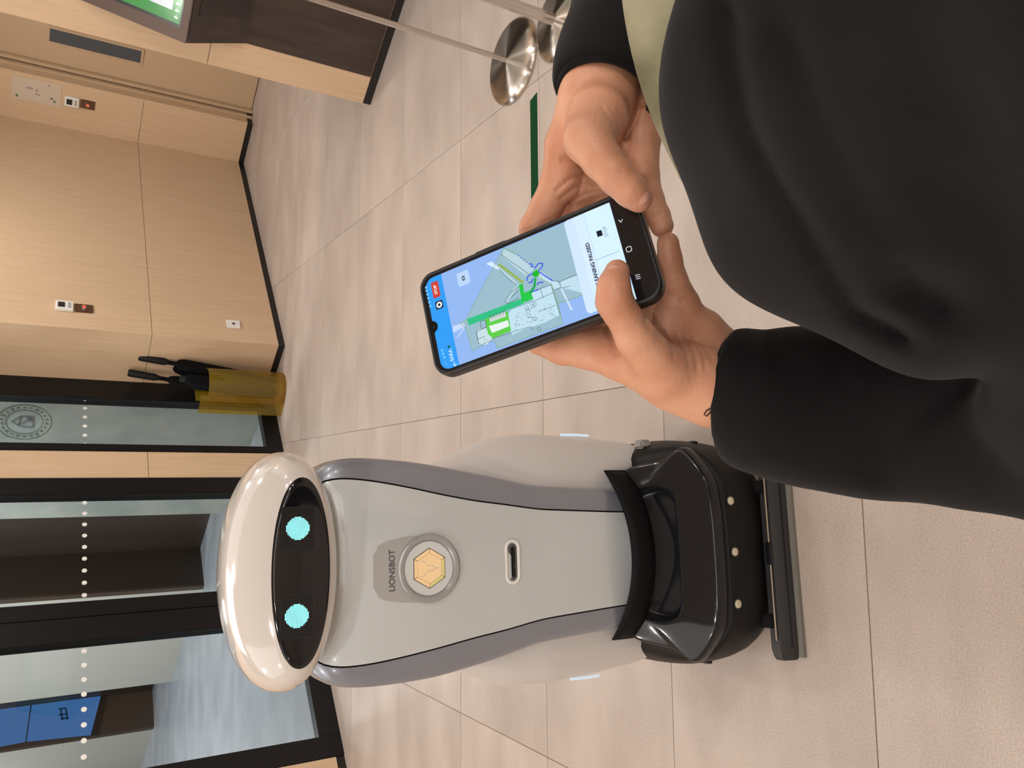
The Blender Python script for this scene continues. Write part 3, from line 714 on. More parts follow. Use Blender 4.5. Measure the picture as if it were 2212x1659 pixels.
# black base: side skirt, glossy cover with tray, visor strip, sensors, squeegee
def plan(pts): return pts+[(-x, y) for x, y in pts[::-1] if x > 1e-6]
SK = [(.0, -.226), (.06, -.2258), (.12, -.223), (.165, -.216), (.20, -.196), (.235, -.160), (.255, -.105), (.268, -.03), (.272, .08), (.268, .17), (.24, .23), (.12, .245), (0, .246)]
def tap(p):
    return [(x*(1-2.7*max(0, z-.19)), y, z) for x, y, z in p]
def ring3(sc, dy, z, pts=SK, zf=None):
    f = plan(pts); return [(x*sc, (y)*sc+dy, z if zf is None else zf(x, y)) for x, y in f]
topz = lambda x, y: .200+max(0, (y+.226))*.36 if y < -.02 else .275
R = [ring3(.93, 0, .030), ring3(.955, 0, .045), ring3(.985, 0, .075), ring3(1.0, 0, .12), ring3(1.0, 0, .17),
     tap([(x, y, topz(x, y)-.040) for x, y in plan(SK)]), tap([(x*.985, y*.985, topz(x, y)-.030) for x, y in plan(SK)]), [(x*.80, y*.82, topz(x, y)-.014) for x, y in plan(SK)], [(x*.4, y*.4, .24) for x, y in plan(SK)]]
smoothsub(grid('base_skirt', R, matte_black, rb, closed=True), 1)
# glossy cover outline (x, y, z), front half first
CV = [(0, -.232, .213), (.05, -.232, .213), (.10, -.231, .214), (.145, -.2275, .216), (.168, -.220, .218), (.200, -.196, .221), (.232, -.168, .224), (.240, -.152, .228), (.226, -.135, .238), (.212, -.115, .246), (.207, -.09, .258), (.203, -.05, .275), (.196, -.02, .288), (.16, .0, .296), (.08, .0, .297), (0, .0, .297)]
def cv(f, dz=0, cen=(0, -.11)): 
    full = CV+[(-x, y, z) for x, y, z in CV[::-1] if x > 1e-6]
    return [((x-cen[0])*f+cen[0], (y-cen[1])*f+cen[1], z+dz) for x, y, z in full]
TR = [(0, -.155), (.05, -.155), (.09, -.154), (.118, -.151), (.134, -.143), (.143, -.130), (.147, -.114), (.147, -.10), (.146, -.088), (.143, -.075), (.138, -.06), (.131, -.045), (.12, -.03), (.09, -.02), (.05, -.02), (0, -.02)]
def trr(s, dz):
    full = TR+[(-x, y) for x, y in TR[::-1] if x > 1e-6]; cy = -.09
    return [(x*s, (y-cy)*s+cy, .224+max(0, (y-cy)*s+cy+.226)*.36+dz) for x, y in full]
R = [cv(1.0, -.024), cv(1.004, -.014), cv(1.0, -.005), cv(.985, .001), cv(.965, .004), trr(1.06, .004), trr(1.02, .002), trr(.985, -.004), trr(.955, -.014), trr(.90, -.019), trr(.6, -.020), trr(.001, -.020)]
smoothsub(grid('glossy_cover', R, gloss_black, rb, closed=True), 2)
rows = []
for t in np.linspace(-1, 1, 31):
    x = t*.192; yv = -.122+.085*t*t+.01*abs(t)**3
    rows.append([(x, yv, .290-.014*t*t), (x, yv-.003, .306-.010*t*t), (x, yv-.001, .330-.006*t*t), (x, yv+.004, .354-.008*t*t)])
vs_ = grid('visor_strip', rows, mat('strip_black', (.004, .004, .005), .6, spec=.15), rb); s = vs_.modifiers.new('s', 'SOLIDIFY'); s.thickness = .003
for x in (-.112, 0, .112):
    yl = -.226+.002*(abs(x) > .05)
    e = disc_y('distance_sensor', mat('sensor_socket', (.01, .01, .01), .4), rb, x, yl, .152, [(.0135, .004), (.0128, -.002), (.0095, -.002), (.009, .002)])
    disc_y('sensor_lens', mat('cream_lens', sr(205, 196, 172), .4), e, x, yl, .152, [(.0098, .001), (.0085, -.004), (.006, -.0055), (0, -.006)])
for sgn in (1, -1):
    bm = bmesh.new(); bmesh.ops.create_uvsphere(bm, u_segments=16, v_segments=10, radius=1)
    bmesh.ops.scale(bm, verts=bm.verts, vec=(.005, .018, .008)); bmesh.ops.translate(bm, verts=bm.verts, vec=(sgn*.254, -.095, .130)); fin('side_notch', bm, gloss_black, rb, smooth=True)
# squeegee
SQ = [(-.255, .050), (-.262, .040), (-.270, .022), (-.272, .008), (-.262, .004), (-.236, .006), (-.225, .030), (-.232, .052)]
bm = bmesh.new(); Rr = []
for x, s in ((-.234, .75), (-.226, .93), (-.21, 1), (0, 1), (.21, 1), (.226, .93), (.234, .75)):
    cy, cz = -.25, .03; Rr.append([bm.verts.new((x, (y-cy)*s+cy, (z-cz)*s+cz*(.9 if s < 1 else 1))) for y, z in SQ])
for a, b in zip(Rr, Rr[1:]):
    for k in range(8): bm.faces.new((a[k], a[(k+1) % 8], b[(k+1) % 8], b[k]))
bm.faces.new(Rr[0]); bm.faces.new(Rr[-1][::-1])
sq = auto(fin('squeegee', bm, mat('squeegee_grey', sr(44, 44, 46), .45), rb), 30); sq.location = (-.008, .010, 0)
bx('squeegee_blade', mat('grey_rubber', sr(120, 116, 108), .5), sq, -.228, .228, -.284, -.270, .0, .010)
bx('squeegee_groove', mat('dark_groove', (.006, .006, .006), .6), sq, -.205, .205, -.2695, -.266, .024, .028)
for x0, x1 in ((-.19, -.025), (.025, .19)): tube_mesh('squeegee_rod', [(x0, -.250, .055), (x1, -.250, .055)], .0022, 8, m=steel_m, parent=sq)
bx('squeegee_clip', gloss_black, sq, -.024, .024, -.256, -.242, .047, .062, bevel=.003)
for sgn in (1, -1):
    bx('squeegee_arm', satin_black, sq, sgn*.15-.015, sgn*.15+.015, -.245, -.19, .04, .06, bevel=.003)
    lathe('wheel', [(.0, -.015), (.045, -.015), (.05, -.008), (.05, .008), (.045, .015), (0, .015)], 28, satin_black, rb).matrix_basis = Matrix.Translation((sgn*.20, .10, .05)) @ Matrix.Rotation(PI/2, 4, 'Y')
tube_mesh('front_caster', [(0, -.10, .028), (.001, -.10, .028)], .028, 20, m=satin_black, parent=rb).scale = (30, 1, 1)
bmk = bmesh.new(); box(bmk, .245, .268, -.015, .020, .185, .220); bmesh.ops.bevel(bmk, geom=bmk.edges[:], offset=.006, segments=2, affect='EDGES'); fin('grey_bracket', bmk, mat('bracket_grey', sr(150, 146, 142), .35), rb)

# ------------------------------------------------------------------ the phone
PC = Vector((.13075653, .43681021, 1.22424175)); PX = Vector((.96208392, .26333321, .07106438)); PY = Vector((-.25784795, .79314313, .55175938)); PN = Vector((.08893234, -.54916263, .83097018))
PX.normalize(); PY = (PY-PX*PY.dot(PX)).normalized(); PN = PX.cross(PY)
ph = bpy.data.objects.new('smartphone', None); C.objects.link(ph); ph.empty_display_size = .05
ph.matrix_world = Matrix(((PX.x, PY.x, PN.x, PC.x), (PX.y, PY.y, PN.y, PC.y), (PX.z, PY.z, PN.z, PC.z), (0, 0, 0, 1)))
ph['label'] = 'smartphone in a black case showing a blue and green cleaning map'; ph['category'] = 'phone'
def on_phone(px, py):        # reading of the photographed screen onto the phone's own flat face
    d = Vector(tuple(ray(px, py))); o = Vector(tuple(EYE)); t = (PC-o).dot(PN)/d.dot(PN); q = o+d*t-PC
    return q.dot(PX), q.dot(PY)
def c6(x, y): return on_phone(880+x/3.529, 380+y/3.529)
PW2, PH2 = .0395, .0835
def rr3(hw, hh, r, z): return [(x, y, z) for x, y in rrect(hw, hh, r, 8)]
R = [rr3(PW2-.004, PH2-.004, .008, -.0125), rr3(PW2-.0012, PH2-.0012, .0105, -.0115), rr3(PW2, PH2, .0115, -.008), rr3(PW2, PH2, .0115, -.002), rr3(PW2-.0005, PH2-.0005, .0112, .0006), rr3(PW2-.0016, PH2-.0016, .0105, .0010), rr3(PW2-.0024, PH2-.0024, .0098, .0002), rr3(PW2-.0026, PH2-.0026, .0095, -.001)]
cs = grid('phone_case', R, mat('case_black', (.012, .012, .013), .42), ph, closed=True)
bm = bmesh.new(); bm.from_mesh(cs.data); bm.verts.ensure_lookup_table(); bm.faces.new([bm.verts[i] for i in range(36)]); bm.to_mesh(cs.data); bm.free()
bx('volume_button', mat('case_black', 0), cs, PW2-.0005, PW2+.0012, .012, .036, -.007, -.001, bevel=.0005)
def slabz(name, pts, z0, z1, m, parent, **kw):
    bm = bmesh.new(); A = [bm.verts.new((p[0], p[1], z0)) for p in pts]; B = [bm.verts.new((p[0], p[1], z1)) for p in pts]; n = len(pts)
    bm.faces.new(A[::-1]); bm.faces.new(B)
    for k in range(n): bm.faces.new((A[k], A[(k+1) % n], B[(k+1) % n], B[k]))
    return fin(name, bm, m, parent, **kw)
gl = slabz('glass_front', rrect(PW2-.0025, PH2-.0025, .0095, 8), -.009, -.0004, mat('phone_black_glass', (.008, .008, .010), .07, spec=.5), ph)
Zs = [-.0003]
def nz(): Zs[0] += .00002; return Zs[0]
UI = {}
def ui(name, pts, col, s=.95, raw=False):
    m = emis('ui_%d_%d_%d' % col, sr(*col), s, .10); z = nz(); q = pts if raw else [c6(*p) for p in pts]
    # one thin leaf facing the viewer
    bm = bmesh.new(); vs = [bm.verts.new((p[0], p[1], z)) for p in q]; f = bm.faces.new(vs); f.normal_update()
    if f.normal.z < 0: f.normal_flip()
    bmesh.ops.triangulate(bm, faces=bm.faces[:])
    me = bpy.data.meshes.new(name); bm.to_mesh(me); bm.free(); return link(name, me, m, gl)
def lines(name, segs, wd, col, s=.95):
    m = emis('ui_%d_%d_%d' % col, sr(*col), s, .10); z = nz(); V = []; F = []
    for sg in segs:
        for p, q in zip(sg, sg[1:]):
            p = np.array(c6(*p)); q = np.array(c6(*q)); L = np.linalg.norm(q-p)
            if L < 1e-7: continue
            d = (q-p)/L; n = np.array([-d[1], d[0]])*wd/2; p = p-d*wd*.3; q = q+d*wd*.3; i = len(V)
            V += [(*(p-n), z), (*(q-n), z), (*(q+n), z), (*(p+n), z)]; F.append((i, i+1, i+2, i+3))
    return link(name, mesh(name, V, F), m, gl)
def uitext(name, body, c, h, col, bold=0, s=.95, stretch=1):
    me = text_mesh(body, h, bold=bold); x, y = c6(*c); z = nz()
    for v in me.vertices: v.co = (x+v.co.x*stretch, y+v.co.y, z)
    return link(name, me, emis('ui_%d_%d_%d' % col, sr(*col), s, .10), gl)
SCW, SCT = .0352, .0795     # lit screen half width and top
xl, xr = -SCW, SCW
def yb6(x, y): return c6(x, y)[1]
ytop = .0785; yhead = (yb6(245, 765)+yb6(410, 1450))/2; ybot = (yb6(1535, 205)+yb6(1755, 950))/2
ycard = (yb6(1200, 400)+yb6(1370, 1030))/2; yline = (yb6(1350, 305)+yb6(1440, 640))/2
def box2(x0, x1, y0, y1, r=0): 
    if not r: return [(x0, y0), (x1, y0), (x1, y1), (x0, y1)]
    return [(p[0]+(x0+x1)/2, p[1]+(y0+y1)/2) for p in rrect((x1-x0)/2, (y1-y0)/2, r, 6)]
ui('map_background', box2(xl, xr, ybot, yhead), (140, 176, 232), raw=True)
hdr = [(xl, yhead), (xr, yhead)]+[(xr-.007+.007*math.cos(t), ytop-.007+.007*math.sin(t)) for t in np.linspace(0, PI/2, 8)]+[(-xr+.007-.007*math.sin(t), ytop-.007+.007*math.cos(t)) for t in np.linspace(0, PI/2, 8)]
ui('header_bar', hdr, (42, 150, 236), raw=True)
ui('map_area', [(405, 1122), (455, 1075), (600, 800), (730, 553), (1210, 352), (1345, 905), (1150, 975), (1185, 1130), (685, 1315), (660, 1240), (495, 1335), (445, 1155)], (146, 180, 196))
ui('map_rooms', [(790, 1020), (960, 960), (945, 890), (1095, 830), (1160, 1060), (1040, 1120), (900, 1165), (800, 1210), (780, 1180), (765, 1060)], (184, 216, 232))
ui('map_rooms', [(530, 1180), (590, 1150), (650, 1240), (600, 1290), (545, 1275)], (190, 214, 222))
ui('map_rooms', [(735, 560), (840, 610), (965, 710), (900, 760), (720, 610)], (176, 204, 214))
ui('map_rooms', [(700, 690), (850, 830), (760, 960), (745, 960), (790, 890), (830, 830), (690, 710)], (176, 206, 216))
ui('map_rooms', [(1010, 720), (1110, 800), (1165, 805), (1290, 760), (1330, 890), (1170, 850), (1120, 870), (1100, 830), (1000, 770)], (184, 214, 230))
ui('map_ray', [(1165, 860), (1180, 855), (1260, 1020), (1245, 1025)], (196, 214, 238))
ui('map_ray', [(600, 670), (640, 650), (700, 700), (690, 715)], (206, 224, 244))
ui('map_ray', [(345, 1145), (430, 1120), (440, 1145), (350, 1195)], (190, 208, 240)); ui('map_ray', [(378, 1235), (430, 1150), (437, 1160), (392, 1225)], (190, 208, 240))
ui('cleaned_path', [(452, 1092), (870, 935), (885, 975), (470, 1140)], (40, 184, 128))
ui('cleaned_path', [(590, 1092), (765, 1030), (790, 1180), (650, 1238), (615, 1205)], (86, 198, 66))
ui('map_island', [(622, 1085), (745, 1035), (755, 1070), (632, 1115)], (196, 206, 202)); ui('map_island', [(622, 1145), (765, 1100), (778, 1145), (645, 1198)], (222, 232, 232))
ui('cleaned_path', [(848, 832), (880, 820), (892, 890), (935, 872), (960, 938), (875, 970)], (28, 190, 70))
ui('cleaned_path', [(928, 885), (960, 840), (968, 775), (985, 778), (978, 845), (945, 900)], (22, 160, 84))
ui('robot_marker', [(955, 735), (985, 715), (1005, 735), (1000, 765), (975, 772), (955, 762)], (16, 176, 30))
ui('planned_path', [(688, 682), (703, 665), (888, 805), (880, 825)], (142, 172, 92))
lines('map_outline', [[(455, 1075), (735, 548), (845, 600)], [(1210, 352), (1345, 905), (1150, 975), (1185, 1130), (685, 1315), (660, 1240), (495, 1335), (445, 1155), (405, 1122), (455, 1100)], [(1000, 720), (1030, 790), (1100, 825), (1150, 975)]], .00030, (120, 160, 70))
lines('map_walls', [[(545, 1280), (525, 1190), (600, 1155)], [(535, 1245), (590, 1225)], [(555, 1110), (595, 1098), (605, 1150), (565, 1165), (555, 1110)], [(650, 1240), (850, 1175), (935, 1150), (960, 1170)], [(700, 710), (745, 760), (830, 830), (840, 850), (790, 890), (760, 930), (745, 960), (770, 975), (850, 930)], [(845, 875), (790, 930)], [(1000, 1035), (1095, 1000), (1130, 985)], [(955, 880), (1095, 830), (1165, 1060)], [(965, 955), (1110, 890)], [(1015, 860), (1035, 930)], [(715, 600), (770, 640), (860, 700), (925, 750)], [(1115, 800), (1165, 808), (1170, 850), (1120, 870)], [(1175, 855), (1240, 840)], [(1165, 805), (1290, 750)], [(1150, 800), (1160, 830)]], .00028, (40, 50, 62))
rg = random.Random(11); segs = []
for k in range(46):
    x = rg.uniform(800, 1120); y = 1180-(x-800)*.38+rg.uniform(-110, 10); segs.append([(x, y), (x+rg.uniform(-14, 14), y+rg.uniform(-14, 14))])
for k in range(16):
    x = rg.uniform(575, 650); y = rg.uniform(1240, 1300); segs.append([(x, y), (x+rg.uniform(-7, 7), y+rg.uniform(-7, 7))])
for x, y in ((895, 1000), (915, 1060), (955, 1080), (905, 1020), (990, 1160), (940, 985), (955, 970)): segs.append([(x, y), (x+22, y-8), (x+30, y+16), (x+8, y+24), (x, y)])
for k in range(6): x = 625+k*22; y = 1095-k*8; segs.append([(x, y), (x-3, y-25), (x+12, y-30), (x+16, y-6)])
lines('map_clutter', segs, .00022, (58, 70, 84))
lines('blue_scan', [[(915, 800), (912, 775), (935, 755), (960, 745)], [(925, 815), (950, 810), (957, 785)], [(970, 705), (1000, 668), (1032, 668), (1030, 690), (1000, 725)], [(1005, 730), (1060, 770), (1108, 800)], [(990, 830), (1000, 815), (1035, 812)], [(955, 882), (1000, 868)], [(935, 670), (955, 675)], [(940, 695), (960, 690)]], .0007, (36, 62, 220))
lines('blue_dots', [[(845+i*21, 606+i*16), (849+i*21, 609+i*16)] for i in range(7)], .0006, (40, 70, 200))
# bottom card
ui('status_card', box2(-.0335, xr, ybot, ycard, .003), (200, 222, 250), raw=True)
ui('status_card_inner', box2(-.0335, xr-.001, ybot, yline+.008, .001), (206, 228, 252), raw=True)
ui('button_area', box2(xl, xr, ybot, yline), (206, 234, 254), raw=True)
z = nz()
for q in (box2(xl, xr, yline, yline+.00015), box2(-.0002, .0002, ybot+.002, yline)): ui('divider', q, (140, 170, 205), raw=True)
uitext('status_lettering', 'CLEANING PAUSED', (1416, 678), .0037, (24, 34, 58), bold=.00012, stretch=1.0)
ui('stop_square', [(1440, 425), (1480, 412), (1492, 455), (1452, 468)], (14, 22, 42))
uitext('stop_lettering', 'STOP', (1513, 425), .0033, (110, 132, 160))
lines('nav_icon', [[(1612, 338), (1628, 355), (1640, 332)]], .00045, (220, 222, 226))
lines('nav_icon', [[(1738, 760), (1770, 752)], [(1742, 774), (1774, 766)], [(1746, 788), (1778, 780)]], .00045, (200, 202, 208))
cx_, cy_ = c6(1690, 560); m_ = rrect(.0019, .0019, .0011, 5); n_ = rrect(.0014, .0014, .0007, 5)
ui('nav_icon', [(p[0]+cx_, p[1]+cy_) for p in m_], (210, 212, 216), raw=True); ui('nav_icon', [(p[0]+cx_, p[1]+cy_) for p in n_], (10, 10, 12), raw=True, s=.2)
def rr_at(c, hw, hh, r): x, y = c6(*c); return [(p[0]+x, p[1]+y) for p in rrect(hw, hh, r, 5)]
ui('stop_button', rr_at((218, 868), .0062, .0029, .0008), (196, 62, 52), raw=True); uitext('stop_button_lettering', 'STOP', (218, 868), .0030, (250, 236, 232), bold=.00008)
ui('mode_icon', rr_at((246, 984), .0031, .0030, .0011), (22, 34, 56), raw=True); ui('mode_icon', rr_at((246, 984), .0023, .0023, .00229), (235, 240, 246), raw=True); ui('mode_icon', rr_at((246, 984), .0010, .0010, .0006), (22, 34, 56), raw=True)
ui('view_button', rr_at((430, 782), .0052, .0048, .0013), (176, 204, 238), raw=True); ui('view_button', rr_at((430, 782), .0018, .0012, .0011), (30, 44, 62), raw=True); ui('view_button', rr_at((430, 782), .0009, .0009, .00089), (176, 204, 238), raw=True); ui('view_button', rr_at((430, 782), .0004, .0004, .00039), (30, 44, 62), raw=True)
uitext('title_lettering', 'SARA', (338, 1368), .0037, (190, 224, 250), bold=.0001)
lines('back_arrow', [[(370, 1450), (358, 1418)], [(352, 1440), (370, 1450), (378, 1434)]], .0005, (190, 224, 250))
ui('status_dot', rr_at((320, 1304), .0010, .0010, .00099), (20, 90, 60), raw=True)
uitext('clock_lettering', '5:11', (298, 1425), .0021, (120, 196, 250)); 
for q in ((286, 1385), (277, 1358), (269, 1332), (180, 995), (172, 965), (165, 935), (158, 905), (152, 878), (148, 853)): ui('status_icon', rr_at(q, .0009, .0008, .0003), (110, 190, 248), raw=True)
nx_, ny_ = c6(212, 1150); ui('camera_notch', [(nx_+.0046*math.cos(t), ny_+.0022+.0048*math.sin(t)) for t in np.linspace(-PI, 0, 14)]+[(nx_+.007, ytop+.001), (nx_-.007, ytop+.001)], (8, 9, 12), raw=True, s=.1)
ui('camera_lens', rr_at((208, 1157), .0011, .0011, .00109), (40, 46, 60), raw=True, s=.5)

# ------------------------------------------------------------------ person: distance-field modelling, meshed once with surface nets
def sd_cone(P, a, b, ra, rb_):
    a = np.asarray(a, np.float32); b = np.asarray(b, np.float32); d = b-a; L = float(d@d)
    t = np.clip(((P-a)@d)/max(L, 1e-9), 0, 1)[:, None]
    return np.linalg.norm(P-(a+t*d), axis=1) - (ra+(rb_-ra)*t[:, 0])
def sd_ell(P, c, ax, r):     # ax: 3x3 rows = axes
    q = (P-np.asarray(c, np.float32))@np.asarray(ax, np.float32).T; r = np.asarray(r, np.float32)
    k0 = np.linalg.norm(q/r, axis=1); k1 = np.linalg.norm(q/(r*r), axis=1)+1e-9
    return k0*(k0-1)/k1
def smin(a, b, k):
    h = np.clip(.5+.5*(b-a)/k, 0, 1); return b+(a-b)*h-k*h*(1-h)
def chain(P, pts, k=.003):
    d = None
    for (a, ra), (b, rb_) in zip(pts, pts[1:]):
        e = sd_cone(P, a, b, ra, rb_); d = e if d is None else smin(d, e, k)
    return d
def surf_net(fn, lo, hi, h):
    lo = np.array(lo, float); n = np.ceil((np.array(hi)-lo)/h).astype(int)+1
    xs = [lo[i]+h*np.arange(n[i]) for i in range(3)]
    V = np.empty(n, np.float32)
    for i in range(n[0]):
        Y, Z = np.meshgrid(xs[1], xs[2], indexing='ij'); P = np.stack([np.full(Y.size, xs[0][i]), Y.ravel(), Z.ravel()], 1).astype(np.float32)
        V[i] = fn(P).reshape(Y.shape)
    ins = V < 0
    cnt = np.zeros(np.array(V.shape)-1, np.int16); acc = np.zeros(cnt.shape+(3,), np.float32)
    cs = [slice(0, -1), slice(1, None)]
    for ax in range(3):
        for o1 in (0, 1):
            for o2 in (0, 1):
                s0 = [None]*3; s1 = [None]*3; oth = [i for i in range(3) if i != ax]
                s0[ax] = cs[0]; s1[ax] = cs[1]; s0[oth[0]] = s1[oth[0]] = cs[o1]; s0[oth[1]] = s1[oth[1]] = cs[o2]
                a = V[tuple(s0)]; b = V[tuple(s1)]; m = (a < 0) != (b < 0)
                t = np.where(m, a/(a-b+1e-20), 0); cnt += m
                off = [0, 0, 0]; off[oth[0]] = o1; off[oth[1]] = o2
                for c in range(3): acc[..., c] += np.where(m, (t if c == ax else off[c]), 0)
    act = cnt > 0; idx = np.full(cnt.shape, -1, np.int64); ii = np.argwhere(act); idx[act] = np.arange(len(ii))
    verts = lo + h*(ii + acc[act]/cnt[act][:, None])
    F = []
    for ax in range(3):
        s0 = [slice(None)]*3; s1 = [slice(None)]*3; s0[ax] = cs[0]; s1[ax] = cs[1]
        a = ins[tuple(s0)]; b = ins[tuple(s1)]; o = [i for i in range(3) if i != ax]
        e = np.argwhere(a != b); 
        if ax == 1: o = o[::-1]
        ok = (e[:, o[0]] > 0) & (e[:, o[1]] > 0) & (e[:, o[0]] < n[o[0]]-1) & (e[:, o[1]] < n[o[1]]-1); e = e[ok]
        fl = a[tuple(e.T)]
        def g(d0, d1):
            q = e.copy(); q[:, o[0]] += d0; q[:, o[1]] += d1; return idx[tuple(q.T)]
        q = np.stack([g(-1, -1), g(0, -1), g(0, 0), g(-1, 0)], 1); q[~fl] = q[~fl][:, ::-1]; F.append(q)
    return verts, np.concatenate(F)
def relax(v, f, it):
    n = len(v)
    for _ in range(it):
        s = np.zeros_like(v); c = np.zeros(n)
        for k in range(4):
            j = (k+1) % 4
            np.add.at(s, f[:, k], v[f[:, j]]); np.add.at(c, f[:, k], 1); np.add.at(s, f[:, j], v[f[:, k]]); np.add.at(c, f[:, j], 1)
        v = v*.5+.5*s/c[:, None]
    return v
def np_mesh(name, parts):
    me = bpy.data.meshes.new(name); V = []; F = []; o = 0
    for v, f in parts: V.append(v); F.append(f+o); o += len(v)
    V = np.concatenate(V); F = np.concatenate(F)
    me.vertices.add(len(V)); me.vertices.foreach_set('co', V.astype(np.float32).ravel())
    me.loops.add(F.size); me.loops.foreach_set('vertex_index', F.astype(np.int32).ravel())
    me.polygons.add(len(F)); me.polygons.foreach_set('loop_start', np.arange(0, F.size, 4, dtype=np.int32))
    me.update(calc_edges=True); me.validate(); me.shade_smooth(); return me
def bounds(pts, pad): 
    A = np.array([p for p, r in pts]); return A.min(0)-pad, A.max(0)+pad
def KK(*a): return (K(a[0], a[1], a[2]), a[3])

# ---- left hand (near the bottom of the phone), measured joints: picture x, y, distance, radius
L_thumb = [KK(1432, 800, .522, .0175), KK(1372, 728, .505, .0128), KK(1327, 650, .4925, .0112), KK(1326, 618, .4915, .0098), KK(1333, 588, .4945, .0080)]
L_meta = [KK(1530, 838, .540, .0235), KK(1440, 806, .535, .0215), KK(1340, 768, .540, .0165), KK(1270, 756, .549, .0130)]
L_index = [KK(1270, 756, .549, .0128), KK(1215, 752, .558, .0118), KK(1168, 735, .568, .0105), KK(1155, 670, .574, .0088), KK(1155, 620, .575, .0080)]
L_mid = [KK(1330, 720, .557, .0120), KK(1240, 660, .572, .0100), KK(1225, 590, .570, .0085), KK(1225, 550, .568, .0080)]
L_ring = [KK(1400, 700, .555, .0120), KK(1330, 620, .562, .0100), KK(1310, 560, .558, .0085), KK(1308, 530, .556, .0080)]
L_pink = [KK(1500, 705, .553, .0125), KK(1478, 655, .545, .0102), KK(1456, 604, .536, .0088), KK(1447, 560, .530, .0080), KK(1443, 526, .527, .0074)]
L_hypo = [KK(1552, 768, .560, .0205), KK(1512, 720, .556, .0170), KK(1465, 690, .550, .0145)]
L_heel = [KK(1440, 735, .550, .0160), KK(1440, 690, .548, .0135), KK(1452, 650, .545, .0110)]
L_palm = [KK(1520, 800, .556, .0200), KK(1400, 730, .556, .0165), KK(1320, 735, .556, .0135)]
L_arm = [KK(1480, 815, .541, .0235), KK(1560, 838, .548, .0262), KK(1700, 880, .556, .031), KK(1900, 890, .545, .034), KK(2330, 935, .475, .037)]
# ---- right hand
R_thumb = [KK(1290, 250, .533, .0205), KK(1272, 300, .520, .0165), KK(1300, 345, .510, .0126), KK(1332, 382, .5050, .0113), KK(1362, 412, .5025, .0102), KK(1380, 429, .5030, .0088)]
R_arm = [KK(1292, 255, .548, .0215), KK(1296, 200, .556, .0250), KK(1355, 40, .590, .030), KK(1440, -250, .630, .034), KK(1500, -480, .640, .037)]
R_indm = [KK(1262, 225, .553, .0185), KK(1222, 310, .558, .0140), KK(1207, 395, .563, .0128)]
R_index = [KK(1207, 395, .563, .0126), KK(1178, 450, .571, .0113), KK(1153, 492, .576, .0104), KK(1150, 550, .578, .0088), KK(1160, 585, .576, .0080)]
R_midm = [KK(1300, 235, .573, .0170), KK(1258, 400, .573, .0130), KK(1262, 425, .580, .0122)]
R_mid = [KK(1262, 420, .582, .0120), KK(1225, 500, .580, .0100), KK(1215, 545, .577, .0085)]
R_ringm = [KK(1340, 240, .578, .0165), KK(1318, 400, .572, .0130), KK(1325, 420, .577, .0122)]
R_ring = [KK(1325, 415, .577, .0120), KK(1300, 490, .567, .0100), KK(1300, 520, .562, .0085)]
R_pinm = [KK(1368, 225, .573, .0165), KK(1384, 300, .568, .0138), KK(1388, 380, .560, .0115)]
R_pink = [KK(1388, 380, .560, .0112), KK(1404, 432, .550, .0096), KK(1420, 466, .543, .0085), KK(1430, 488, .539, .0079)]
def to_px(P):
    q = P-EYE.astype(np.float32); z = q@AF.astype(np.float32); return 1106-FPX*(q@AU.astype(np.float32))/z, 829.5-FPX*(q@AR.astype(np.float32))/z, z
def creases(P, d, lst):      # shallow skin folds pressed into the surface that faces up
    px, py, z = to_px(P)
    for pts, wd, dep, zmax, *zm in lst:
        m = None
        for (x0, y0), (x1, y1) in zip(pts, pts[1:]):
            L = (x1-x0)**2+(y1-y0)**2; t = np.clip(((px-x0)*(x1-x0)+(py-y0)*(y1-y0))/L, 0, 1); e = np.hypot(px-x0-t*(x1-x0), py-y0-t*(y1-y0)); m = e if m is None else np.minimum(m, e)
        d = d+dep*np.exp(-(m/wd)**2)*np.clip((zmax-z)/.02, 0, 1)*np.clip((z-(zm[0] if zm else -1))/.01, 0, 1)
    return d
CR_L = [([(1398, 668), (1392, 690), (1404, 712)], 4, .0010, .53), ([(1420, 700), (1450, 740), (1455, 775)], 4, .0006, .54), ([(1462, 722), (1485, 765), (1487, 790)], 4, .0008, .55), ([(1480, 725), (1502, 765), (1506, 800)], 4, .0008, .55), ([(1500, 735), (1520, 770), (1524, 800)], 4, .0008, .56), ([(1516, 742), (1536, 775)], 4, .0007, .56),
        ([(1310, 707), (1322, 735), (1328, 765)], 6, .0012, .56), ([(1238, 740), (1234, 755), (1236, 768)], 2.5, .0006, .56), ([(1468, 610), (1440, 616)], 4, .0009, .56), ([(1486, 642), (1472, 648)], 4, .0014, .56), ([(1296, 640), (1306, 645)], 4, .0004, .5), ([(1344, 618), (1352, 628)], 4, .0005, .5)]
CR_R = [([(1383, 222), (1372, 262), (1352, 298)], 6, .0030, .60), ([(1333, 238), (1350, 268), (1345, 300)], 4, .0008, .55), ([(1318, 232), (1336, 265), (1338, 290)], 3.5, .0007, .55), ([(1300, 228), (1322, 262), (1330, 285)], 3.5, .0006, .55),
        ([(1215, 345), (1245, 342), (1285, 372)], 7, .0022, .60, .533), ([(1202, 412), (1232, 385), (1272, 372)], 4, .0018, .60, .533), ([(1212, 428), (1245, 402), (1290, 395)], 4, .0015, .60, .533), ([(1230, 440), (1262, 420), (1300, 412)], 4, .0013, .60, .533), ([(1262, 372), (1250, 420)], 4, .0010, .60, .533),
        ([(1326, 388), (1338, 376), (1346, 360)], 4, .0006, .51), ([(1333, 394), (1344, 384)], 3, .0005, .51), ([(1428, 462), (1415, 470)], 4, .0010, .56), ([(1420, 440), (1405, 448)], 4, .0008, .56)]
